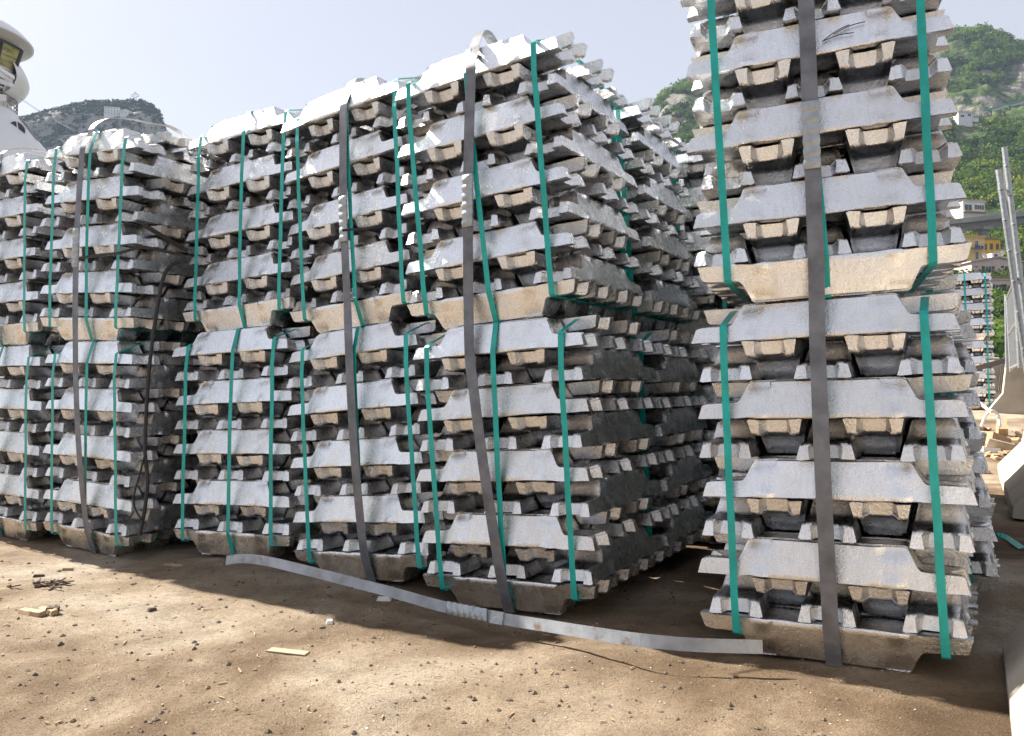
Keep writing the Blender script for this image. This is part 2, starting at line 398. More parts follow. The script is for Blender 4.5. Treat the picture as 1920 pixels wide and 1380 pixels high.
# ------------------------------------------------------------------ ingots
def ingot_mesh(seed):
    rnd = random.Random(seed)
    xs = [(0, 1), (.09, 1), (.17, 1), (.198, 1), (.206, 1), (.222, 1), (.232, 1), (.262, 1), (.274, 1), (.284, .992), (.294, .95), (.310, .72), (.325, .53), (.335, .47), (.348, .45), (.39, .445), (.43, .44), (.462, .436), (.484, .425), (.495, .40), (.5, .36)]
    st = [(-x, h) for x, h in xs[::-1][:-1]] + xs
    ty = [-1, -.93, -.60, -.40, 0, .40, .60, .93, 1]
    tz = [0, .05, .17, .22, .5, .77, .815, .95, 1]
    ny_, nz_ = len(ty), len(tz)
    s0 = Vector((rnd.uniform(0, 90), rnd.uniform(0, 90), rnd.uniform(0, 90)))
    boss = [rnd.uniform(.6, 1.1) for _ in range(4)]; sag = rnd.uniform(.002, .005)
    def vert(xn, hn, i, j):
        x = xn * L; t, q = ty[i], tz[j]; h = hn * (H - .0015); z = q * h
        if abs(ty[i]) < .5 and abs(xn) > .37: z *= 1 - .15 * min(1, (abs(xn) - .37) / .05)      # saddle between the horns
        hw = W / 2 * (1 - .35 * z / H)
        if j == 0: hw -= .003
        if j == nz_ - 1: hw -= .0062
        if abs(t) == 1 and j == 0: z += .0028
        if abs(t) == 1 and j == nz_ - 1: z -= .0036
        if abs(t) == .93 and j == 0: pass
        if .5 < abs(t) < .7 and abs(xn) > .39: t = math.copysign(.53 + .16 * min(1, z / (.4 * H)), t)   # horns taper upwards
        y = t * hw
        ax = abs(xn); sg = 1 if xn > 0 else -1
        if ax > .40:                       # end: draft and the notch between the two horns
            r = (ax - .40) / .10
            x -= sg * r * .013 * min(1, z / (.4 * H))
            gr = 1.0 if abs(ty[i]) < .5 else 0.0; x -= sg * gr * .036 * max(0, (ax - .41) / .09)
            if ax > .499: x -= sg * .001
        if abs(t) == 1 and hn > .97:       # step in the upper corner, boss on the lower edge
            k = (0 if sg > 0 else 1) + (0 if t > 0 else 2)
            if .203 < ax and q > .80: y -= t / abs(t) * .0055
            if .228 < ax < .268 and q < .19: y += t / abs(t) * .0060 * boss[k]
            elif .215 < ax < .28 and q < .19: y += t / abs(t) * .0015
        if j == 0: z += sag * (1 - t * t) * (1 - (2 * xn) ** 2 * .3)
        p = Vector((x, y, z)); n1 = noise.noise_vector(p * 9 + s0); n2 = noise.noise_vector(p * 34 + s0)
        p += n1 * .0026 + n2 * .0010
        if j <= 1 and abs(t) > .9: n3 = noise.noise_vector(Vector((x * 22, t * 3, 0)) + s0); p.y += n3.y * .0018; p.z += n3.z * .0026 if j == 0 else 0
        return p
    ring = [(i, 0) for i in range(ny_)] + [(ny_ - 1, j) for j in range(1, nz_)] + [(i, nz_ - 1) for i in range(ny_ - 2, -1, -1)] + [(0, j) for j in range(nz_ - 2, 0, -1)]
    m = MB(); nr = len(ring); pos = {ij: k for k, ij in enumerate(ring)}
    vs = [vert(x, h, i, j) for x, h in st for i, j in ring]; fs = []
    for a in range(len(st) - 1):
        for k in range(nr): fs.append((a * nr + k, (a + 1) * nr + k, (a + 1) * nr + (k + 1) % nr, a * nr + (k + 1) % nr))
    for end in (0, len(st) - 1):
        idx = {}
        for i in range(ny_):
            for j in range(nz_):
                if (i, j) in pos: idx[i, j] = end * nr + pos[i, j]
                else: idx[i, j] = len(vs); vs.append(vert(*st[end], i, j))
        for i in range(ny_ - 1):
            for j in range(nz_ - 1):
                q = (idx[i, j], idx[i, j + 1], idx[i + 1, j + 1], idx[i + 1, j])
                fs.append(q if end == 0 else q[::-1])
    fs = [f[::-1] for f in fs]
    m.add(vs, fs); me = m.mesh('ingot', M['ingot'])
    bm = bmesh.new(); bm.from_mesh(me); bmesh.ops.recalc_face_normals(bm, faces=bm.faces); bm.to_mesh(me); bm.free()
    shade(me, 44); return me
INGOTS = [ingot_mesh(s) for s in range(11, 23)]

def place_ingot(parent, u, v, z, along_v, upside, rnd):
    o = bpy.data.objects.new('ingot', rnd.choice(INGOTS)); COL.objects.link(o); o.parent = parent
    m = Matrix.Translation((u + rnd.gauss(0, .0045), v + rnd.gauss(0, .004), z))
    m = m @ rot(rnd.gauss(0, .007) + (math.pi / 2 if along_v else 0) + (math.pi if rnd.random() < .5 else 0), 'Z')
    m = m @ rot(rnd.gauss(0, .004), 'Y')
    if upside: m = m @ Matrix.Translation((0, 0, H - .0005)) @ rot(math.pi, 'X')
    else: m = m @ Matrix.Translation((0, 0, .0008))
    o.matrix_basis = m; return o

def strap_loop(u, lug, rnd, slack=0.0, lean=0.0):
    """closed loop over front, top, back and under the feet, in the bundle's own frame"""
    D = .70; f = -.0155; bk = D + .0155; j = lambda a: rnd.uniform(-a, a); du = rnd.uniform(-.006, .006) + lean
    p = []
    if lug:
        zb, zt = .555 * H - .002, 8.46 * H
        p += [(u, .03, zb), (u, f + .014, zb - .001), (u, f + .004, zb + .006)]
        for k in range(1, 8): p.append((u + du * k / 8 + j(.0012), f + j(.0015), zb + (zt - zb) * k / 8))
        p += [(u + du, f + .011, zt - .006), (u + du, f + .02, zt + .003), (u + du, .075, 8.72 * H), (u + du, .165, 9 * H + .002), (u + du, D / 2, 9 * H + .004), (u + du, D - .165, 9 * H + .002), (u + du, bk - .02, zt + .003), (u + du, bk, zt - .006)]
        p += [(u, bk, zb + .01), (u, bk - .012, zb - .001), (u, D / 2, zb - .002)]
    else:
        p += [(u, .05, -.0012), (u, .026, -.001), (u, .02, .006), (u, f, H * .95)]
        for k in range(1, 8): p.append((u + du * k / 8 + j(.0012), f + j(.0015) - slack * math.sin(k / 8 * math.pi), H + 7.05 * H * k / 8))
        p += [(u + du, f + .002, 8.1 * H), (u + du, .018, 9 * H - .004), (u + du, .03, 9 * H + .002), (u + du, D / 2, 9 * H + .002), (u + du, D - .03, 9 * H + .002), (u + du, bk, 8.1 * H), (u, bk, H), (u, D - .02, .006), (u, D - .03, -.0012), (u, D / 2, -.0012)]
    return p

def make_bundle(Mx, label, straps, seed, group='bundles of aluminium ingots', toplast=True):
    rnd = random.Random(seed)
    root = empty('ingot_bundle', Mx)
    tag(root, label, 'ingot bundle', group)
    pw = (.97 * L - W) / 4
    for k in range(4): place_ingot(root, 0, W / 2 + k * (.97 * L - W) / 3, 0, False, True, rnd)
    for lay in range(1, 9):
        z = lay * H; du, dv = rnd.gauss(0, .004), rnd.gauss(0, .004)
        for k in range(5):
            if lay % 2: place_ingot(root, -.485 * L + W / 2 + k * pw + du, .357 + dv + rnd.gauss(0, .004), z, True, k % 2 == 1, rnd)
            else: place_ingot(root, du, W / 2 + k * pw, z, False, k % 2 == 1, rnd)
    for u in straps:
        u, lean = u if isinstance(u, tuple) else (u, 0.0)
        m = MB(); m.ribbon(strap_loop(u, abs(u) > .2, rnd, .004 if abs(u) < .2 else 0, lean), (1, 0, 0), .0215, .0012, closed=True)
        m.build('plastic_strap', M['green_strap'], root)
    return root

ST = lambda a, b, c: (a * L, (b[0] * L, (b[1] - b[0]) * L) if isinstance(b, tuple) else b * L, c * L)   # (foot, top) where a strap runs askew
LABELS = {
 'D': ('lower ingot bundle with hanging black cord on its right side, second from left', 'upper ingot bundle with loose steel strap arching over its top'),
 'C': ('lower ingot bundle with three green straps and no grey strap', 'upper ingot bundle held by green straps only, no grey strap across it'),
 'B': ('lower ingot bundle directly left of the corner stack, behind curved strap', 'upper ingot bundle directly left of the tallest corner bundle'),
 'A': ('lower ingot bundle at the corner of the row beside the dark alley', 'upper ingot bundle at the corner of the row with its end side in view'),
 'R': ('lower ingot bundle of the nearest stack, at right beside the barriers', 'upper ingot bundle of the nearest stack, marked with a hand drawn arrow'),
 'E': ('lower ingot bundle cut off by the left edge of the photo', 'upper ingot bundle cut off by the left edge, beneath the ship'),
 'A2': ('lower ingot bundle deep in alley shade just behind the corner stack', 'upper ingot bundle just behind the corner stack along the alley'),
 'A3': ('lower ingot bundle at the far dark end of the alley', 'upper ingot bundle at the far end of the alley below the wooded ridge'),
 'R2': ('lower shaded ingot bundle peeking out behind the nearest stack', 'upper ingot bundle mostly hidden behind the arrow marked bundle'),
 'R3': ('lower ingot bundle standing third behind the nearest stack', 'upper ingot bundle standing third behind the nearest stack'),
 'R4': ('lower ingot bundle standing fourth in the row behind the nearest stack', 'upper ingot bundle standing fourth in the row behind the nearest stack'),
 'R5': ('lower ingot bundle standing fifth in the row behind the nearest stack', 'upper ingot bundle standing fifth in the row behind the nearest stack'),
 'R6': ('unseen lower ingot bundle at the end of the row behind the nearest stack', 'unseen upper ingot bundle at the end of the row behind the nearest stack'),
 'A4': ('unseen lower ingot bundle standing last in the column behind the corner stack', 'unseen upper ingot bundle standing last in the column behind the corner stack'),
 'B2': ('lower ingot bundle hidden behind the stack left of the corner', 'upper ingot bundle hidden behind the stack left of the corner'),
 'C2': ('lower ingot bundle hidden behind the stack without grey strap', 'upper ingot bundle hidden behind the stack without grey strap'),
 'D2': ('lower ingot bundle hidden behind the stack with the hanging rope', 'upper ingot bundle hidden behind the stack with the hanging rope'),
 'T1': ('lower ingot bundle of the distant front stack near the far concrete barrier', 'upper ingot bundle of the distant front stack below the pink house'),
 'T2': ('lower ingot bundle of the second distant stack', 'upper ingot bundle of the second distant stack'),
 'T3': ('lower ingot bundle of the third, farthest distant stack', 'upper ingot bundle of the third, farthest distant stack')}
ft = lambda a, b: (a, b - a)          # where a strap crosses the foot and the top layer, metres from the middle
STRAPS = {'D': ((ft(-.25, -.257), ft(.04, .022), ft(.28, .25)), (ft(-.25, -.252), ft(.041, .026), ft(.257, .276))),
          'C': ((ft(-.275, -.263), ft(.015, .03), ft(.265, .278)), (ft(-.262, -.25), ft(.044, .061), ft(.294, .318))),
          'B': ((ft(-.255, -.25), ft(.049, .051), ft(.33, .318)), (ft(-.25, -.25), ft(.066, .061), ft(.325, .33))),
          'A': ((ft(-.263, -.287), ft(.009, .015), ft(.279, .277)), (ft(-.265, -.278), ft(.017, -.005), ft(.267, .271))),
          'R': ((ft(-.259, -.262), ft(.0, .002), ft(.283, .272)), (ft(-.266, -.275), ft(.001, -.022), ft(.269, .273)))}
STACK = {}
for i, key in enumerate(('R', 'A', 'B', 'C', 'D', 'E', 'A2', 'R2', 'A3', 'T1', 'T2', 'T3', 'R3', 'R4', 'R5', 'R6', 'A4', 'B2', 'C2', 'D2')):
    lo, up = pose(key); STACK[key] = (lo, up)
    s = STRAPS.get(key, (ST(-.40, -.02, .37), ST(-.40, -.02, .37)))
    a = make_bundle(lo, LABELS[key][0], s[0], 100 + 2 * i)
    b = make_bundle(up, LABELS[key][1], s[1], 101 + 2 * i)
    if key == 'R':
        # marker arrow drawn by hand on the front ingot of the layer third from the feet
        hit = [o for o in b.children if o.name.startswith('ingot') and abs(o.matrix_basis.translation.z - 6 * H) < .01]
        host = min(hit, key=lambda o: o.matrix_basis.translation.y)
        inv = (up @ host.matrix_basis).inverted()
        def onface(u, t):  # t 0 at wide edge, 1 at narrow edge
            return Vector((u, .0272 * t - .0035, 6 * H + t * H))
        m = MB()
        tip, up1, end, low = (.025, .30), (.098, .62), (.138, .62), (.108, .38)
        for aa, bb in ((tip, up1), ((.055, .44), end), (tip, low)):
            n = 7; pts = [onface(aa[0] + (bb[0] - aa[0]) * k / n, aa[1] + (bb[1] - aa[1]) * k / n + .05 * math.sin(math.pi * k / n)) for k in range(n + 1)]
            pts = [host.matrix_basis.inverted() @ p for p in pts]
            m.tube(pts, .0014, 5)
        o = m.build('arrow_mark', M['ink'], host); o['label'] = 'handwritten black arrow pointing left'

# steel straps round the whole stacks
def steel_strap(key, uf, top_arch, label, seal_at, mat, uback=None, width=.043, uspread=0.0):
    lo, up = STACK[key]; pts = []; wd = []
    ul, um, um2, uu = uf  # u at the foot, below the joint, above the joint and at the top
    D = .70; f = -.020
    def q(Mx, u, v, z): pts.append(Mx @ Vector((u, v, z))); wd.append((Mx.to_3x3() @ Vector((1, 0, 0))))
    q(lo, ul, .16, -.001); q(lo, ul, .030, -.004); q(lo, ul, .012, .010)
    q(lo, ul, f, .9 * H)
    for k in range(1, 9): t = k / 8; q(lo, ul + (um - ul) * t, f - .004 - .012 * math.sin(math.pi * t), H + 7 * H * t)
    for k in range(0, 9): t = k / 8; q(up, um2 + (uu - um2) * t, f - .003 - .010 * math.sin(math.pi * t), .9 * H + 7.1 * H * t)
    n_front = len(pts)
    q(up, uu, f + .003, 8.3 * H); q(up, uu, .010, 8.75 * H)
    for v, dz in top_arch: q(up, uu + uspread * v, v, 9 * H + dz)
    q(up, uu, D + .02, 8.4 * H); q(up, um2, D + .03, .5 * H); q(lo, ul, D + .02, 8 * H); q(lo, ul, D + .01, H); q(lo, ul, D - .04, -.001)
    c = pts[0]; root = bpy.data.objects.new('steel_strap', None)
    m = MB(); path = catmull(pts, 3); wds = [wd[min(i // 3, len(wd) - 1)] for i in range(len(path))]
    m.ribbon(path, wds, width, .0014)
    o = m.build('steel_strap', mat, None, loc=c); tag(o, label, 'steel strap', 'grey steel straps round the stacks')
    # crimped seal
    za, zb = seal_at
    fz = lambda z: up @ Vector((um2 + (uu - um2) * (z - .9) / 7.1, f - .005 - .010 * math.sin(math.pi * (z - .9) / 7.1), z * H))
    seal(fz(za), fz(zb), up.to_3x3() @ Vector((1, 0, 0)), None, width, o, c)
    return o
def seal(a, b, wdir, nrm, width, parent, origin, nrib=6):
    m = MB(); n = nrib * 6; w = Vector(wdir).normalized(); t = (b - a).normalized(); nn = t.cross(w).normalized()
    if nn.y > 0: nn = -nn
    prof = []
    for k in range(n + 1):
        p = a.lerp(b, k / n); ph = (k / n * nrib) % 1.0
        bul = .0035 + .0045 * abs(math.sin(math.pi * ph)); sq = 1.10 - .10 * (abs(math.cos(math.pi * ph)) ** 6)
        prof.append((p, bul, width * sq / 2))
    vs = []; fs = []
    for p, bul, hw in prof:
        vs += [p + w * hw - nn * .002, p + w * hw * .96 + nn * (.002 + bul * .45), p + w * hw * .5 + nn * (.002 + bul), p - w * hw * .5 + nn * (.002 + bul), p - w * hw * .96 + nn * (.002 + bul * .45), p - w * hw - nn * .002]
    for k in range(n):
        for i in range(6): fs.append((6 * k + i, 6 * k + (i + 1) % 6, 6 * k + 6 + (i + 1) % 6, 6 * k + 6 + i))
    fs += [tuple(range(5, -1, -1)), tuple(6 * n + i for i in range(6))]
    m.add([v - origin for v in vs], fs)
    return m.build('strap_seal', M['zinc'], parent, smooth=50)

flat = [(.05, .006), (.35, .004), (.64, .006)]
steel_strap('R', (.004, -.0, -.022, -.011), flat, 'wide grey steel strap down the front of the nearest stack', (3.1, 4.75), M['steel_dark'])
steel_strap('A', (.004, -.081, -.066, .016), [(.03, .02), (.07, .075), (.13, .085), (.20, .045), (.30, .012), (.64, .006)], 'grey steel strap down the corner stack, buckled up over its top', (3.1, 4.75), M['steel_dark'])
steel_strap('B', (.061, .034, .026, .048), [(.04, .03), (.12, .05), (.25, .03), (.64, .006)], 'grey steel strap down the stack left of the corner stack', (3.1, 4.75), M['steel_dark'])
steel_strap('D', (.062, -.050, -.031, -.022), [(.03, .03), (.10, .085), (.22, .12), (.36, .135), (.48, .15), (.60, .11), (.68, .03)], 'grey steel strap with a slack loop arching over the stack second from left', (3.1, 4.75), M['steel_dark'])
steel_strap('E', (-.02, -.02, -.02, -.02), [(.04, .04), (.2, .085), (.45, .075), (.64, .02)], 'grey steel strap at the left edge of the photo, slack on top', (3.1, 4.75), M['steel_dark'])

# ------------------------------------------------------------------ loose strap lying on the ground
def loose_strap():
    raw = [(424, 1051, 3.24), (455, 1047, 3.22), (500, 1052, 3.17), (560, 1066, 3.09), (640, 1086, 3.0), (740, 1112, 2.89), (830, 1137, 2.79), (900, 1151, 2.70), (960, 1163, 2.61), (1030, 1174, 2.51), (1110, 1187, 2.40), (1200, 1200, 2.31), (1300, 1209, 2.26), (1430, 1213, 2.24)]
    pts = [at(*p) for p in raw]
    path = catmull(pts, 5); c = pts[6].copy(); c.z = ground_height(c.x, c.y)
    wd = [(0, .45 - .25 * i / len(path), .9) for i in range(len(path))]
    m = MB(); m.ribbon(path, wd, .037, .0016)
    o = m.build('loose_strap', M['steel'], None, loc=c); tag(o, 'long loose grey steel strap curving along the ground before the stacks', 'steel strap')
    seal(at(838, 1139, 2.775), at(914, 1154, 2.675), (0, .35, .9), None, .040, o, c, 7)
    a, b = at(921, 1156, 2.664), at(944, 1160, 2.63); m = MB(); m.ribbon([a, b], (0, .35, .9), .040, .007); m.v = [tuple(Vector(v) - c) for v in m.v]; m.build('strap_clip', M['zinc'], o)
loose_strap()

# black cords in the gap between the second and third stacks
def ribbon_thing(name, pts, wdir, w, th, mat, label, cat, group=None, n=5):
    path = catmull(pts, n); c = Vector(pts[-1]); m = MB(); m.ribbon(path, wdir, w, th)
    return tag(m.build(name, mat, None, loc=c), label, cat, group)
ribbon_thing('black_strap', [at(268, 421, 3.70), at(300, 440, 3.74), at(330, 458, 3.78), at(352, 471, 3.80)], (.3, -.5, .8), .022, .003, M['black'], 'short stiff black strap end poking out of the second stack from left', 'strap')
ribbon_thing('black_strap', [at(150, 484, 3.86), at(190, 478, 3.80), at(225, 474, 3.74), at(265, 464, 3.70), at(300, 469, 3.72), at(345, 480, 3.78)], (.1, -.3, .9), .014, .003, M['black'], 'black strap running sideways through the upper layers of the second stack', 'strap')
pts = [at(338, 490, 3.82), at(318, 500, 3.79), at(305, 525, 3.76), at(296, 570, 3.75), at(287, 630, 3.74), at(279, 700, 3.74), at(274, 780, 3.74), at(272, 850, 3.74), at(277, 900, 3.73), at(272, 950, 3.72), at(262, 1004, 3.70)]
m = MB(); c = pts[-1]; m.tube(catmull(pts, 4), .0085, 8)
p2 = [at(272, 850, 3.735), at(262, 890, 3.72), at(252, 925, 3.71), at(252, 950, 3.70), at(266, 976, 3.69)]
m.tube(catmull(p2, 5), .0045, 6)
tag(m.build('hanging_rope', M['black'], None, smooth=60, loc=c), 'black rope hanging down the side of the second stack from left', 'rope')
ribbon_thing('blue_strap', [at(642, 432, 3.17), at(662, 430, 3.20), at(690, 428, 3.22), at(716, 424, 3.25)], (0, -.2, 1), .010, .003, M['navy'], 'short dark blue strap tied behind the grey strap left of the corner', 'strap')

# ------------------------------------------------------------------ concrete barriers and leaning fence panels at right
def barrier(t0, length, label, dyaw=0, dz=0.0, tilt=0.0, off=0.0):
    p = Vector((1.39, 2.3, 0)) + V0 * t0 + U0 * off; p.z = base_height(p.x, p.y) - .03 + dz
    prof = [(0, 0), (0, .07), (.17, .30), (.235, .86), (.25, .88), (.385, .88), (.40, .86), (.465, .30), (.635, .07), (.635, 0)]
    m = MB(); n = len(prof); vs = []
    ys = [0, .015, length * .33, length * .66, length - .015, length]
    for y in ys:
        s = .985 if y in (0, length) else 1
        for x, z in prof: vs.append(((x - .3175) * s + .3175, y, z * s))
    fs = [tuple(range(n)), tuple((len(ys) - 1) * n + k for k in range(n - 1, -1, -1))]
    for i in range(len(ys) - 1):
        for k in range(n): fs.append((i * n + k, i * n + n + k, i * n + n + (k + 1) % n, i * n + (k + 1) % n))
    m.add(vs, fs); o = m.build('concrete_barrier', M['concrete'])
    o.matrix_world = Matrix.Translation(p) @ rot(YAW0 + dyaw, 'Z') @ rot(tilt, 'Y')
    tag(o, label, 'concrete barrier', 'concrete barriers along the alley'); return o
barrier(-1.95, 2.0, 'nearest concrete barrier at the bottom right corner', 0)
barrier(2.9, 3.0, 'middle concrete barrier, sunlit on its sloping side and tipped outwards', .0, .04, .08, .13)
barrier(10.6, 3.0, 'far sunlit concrete barrier next to the scrap heap', .0, .0, 0, .16)
barrier(14.2, 3.0, 'farthest concrete barrier beyond the fence panels', .0, .02)

def fence_panel(base, top, run, label, w=2.2, plate=False):
    """tall frame of tubes with a grating sheet; base to top is the leaning end post, run the direction along the panel"""
    base, top = Vector(base), Vector(top); run = Vector(run).normalized() * w; root = empty('fence_panel', base)
    tag(root, label, 'fence panel', 'galvanised fence panels leaning at the barriers')
    ax = top - base
    def part(name, pts, r, mat=M['zinc']):
        m = MB(); m.tube([Vector(p) - base for p in pts], r, 8); m.build(name, mat, root, smooth=60)
    part('post', [base, top], .021); part('post', [base + run, top + run], .021)
    for t in (.04, .5, .97): part('rail', [base + ax * t, base + ax * t + run], .018)
    if plate:
        m = MB(); t = 26; u_ = run.normalized()
        for i in range(t):
            a0 = ax * (.05 + .91 * i / t) + run * .02; m.ribbon([a0, a0 + run * .96], ax, ax.length * .91 / t * .72, .006)
        m.build('grating', M['rail'], root)
    k = 0; nb = int(w / .075)
    for i in range(1, nb):
        f = i / nb; m = MB(); m.tube([ax * .04 + run * f, ax * .97 + run * f], .0055, 5); m.build('bar', M['zinc'], root, smooth=60)
    for t in (.12, .3, .45, .6, .75, .9):
        m = MB(); m.box(ax * t - run.normalized() * .03, (.03, .03, .012)); m.build('bracket', M['zinc'], root)
    return root
G = lambda p, z=None: Vector((p.x, p.y, base_height(p.x, p.y) if z is None else z))
fence_panel(at(1928, 640, 6.3), at(1883, 276, 6.3), V0 * 1 + U0 * .04, 'tallest fence panel leaning over the barriers', plate=True)
fence_panel(at(1926, 700, 5.9), at(1872, 318, 5.9), V0 * 1 + U0 * .07, 'shorter leaning fence panel in front of the tallest one')
fence_panel(at(1912, 690, 8.2), at(1903, 520, 8.2), V0 + U0 * .0, 'upright fence panel standing behind the leaning ones', 2.0)
fence_panel(at(1888, 690, 10.6), at(1886, 552, 10.6), V0 + U0 * .05, 'farthest upright fence panel close to the distant stacks', 2.2, True)

# scrap heap in the alley mouth
def scrap():
    rnd = random.Random(5); root = None
    def piece(mat, c, d, rz, tilt, label, cat, name):
        m = MB(); m.box((0, 0, d[2] / 2), d, taper=.9); o = m.build(name, mat)
        o.matrix_world = Matrix.Translation(c) @ rot(rz, 'Z') @ rot(tilt, 'Y'); tag(o, label, cat, 'scrap in the alley mouth'); return o
    for i, (px, py, dep, d, mt, rz, ti, lab) in enumerate([
        (1858, 800, 8.6, (.32, .22, .14), 'wood', .4, .3, 'pale split log end on the scrap heap'),
        (1878, 792, 9.2, (.28, .10, .20), 'wood', 1.1, -.5, 'brown broken board leaning on the far barrier'),
        (1848, 812, 8.2, (.22, .16, .08), 'white_plastic', .2, .1, 'crumpled white plastic scrap beside the split log'),
        (1872, 808, 8.3, (.26, .20, .12), 'paper', -.5, .25, 'torn cardboard scrap under the white hose'),
        (1838, 795, 9.6, (.35, .12, .06), 'bark', .9, .1, 'dark bark slab at the back of the heap')]):
        p = at(px, py, dep); p.z = ground_height(p.x, p.y) - .02 if p.y < 14 else p.z
        piece(M[mt], p, d, rz, ti, lab, 'scrap', 'scrap_piece')
    c0 = at(1855, 800, 8.9); vs = []; fs = []
    m = MB()
    for k in range(420):
        x, y = c0.x + rnd.gauss(-.1, .35), c0.y + rnd.gauss(0, .8); s = rnd.uniform(.015, .06)
        mm = rot(rnd.uniform(0, 6.3), 'Z') @ rot(rnd.uniform(-.5, .5), 'X'); m.box((x, y, ground_height(x, y) + s * .3), (s * rnd.uniform(1, 3), s, s * .5), mm.to_3x3(), .8)
    tag(m.build('wood_litter', M['wood']), 'scattered wood chips and bark on the alley floor', kind='stuff')
    pts = [at(1840, 800, 8.4), at(1848, 780, 8.45), at(1860, 770, 8.5), at(1872, 780, 8.5), at(1875, 800, 8.4)]
    m = MB(); m.tube(catmull(pts, 6), .014, 8); tag(m.build('white_hose', M['white_plastic'], None, smooth=60, loc=pts[-1]), 'white hose bent into an arch over the scrap', 'hose')
    pts = [at(1830, 691, 7.0), at(1855, 684, 7.3), at(1882, 677, 7.6)]
    ribbon_thing('black_strap', pts, (0, -.3, 1), .05, .004, M['black'], 'black strap end sticking out between the nearest stack and barriers', 'strap')
    ribbon_thing('white_lath', [at(1833, 752, 8.6), at(1845, 762, 8.5), at(1858, 772, 8.4)], (0, -.3, 1), .03, .01, M['white_plastic'], 'thin white lath leaning down onto the scrap heap', 'lath')
    pl = [at(1822, 880, 4.6), at(1850, 905, 4.3), at(1880, 915, 4.2), at(1915, 950, 3.9)]
    for q in pl: q.z = ground_height(q.x, q.y) + .012
    ribbon_thing('discarded_strap', pl, (.3, -.8, .2), .03, .002, M['green_strap'], 'discarded green strap on the dark alley ground', 'strap')
scrap()

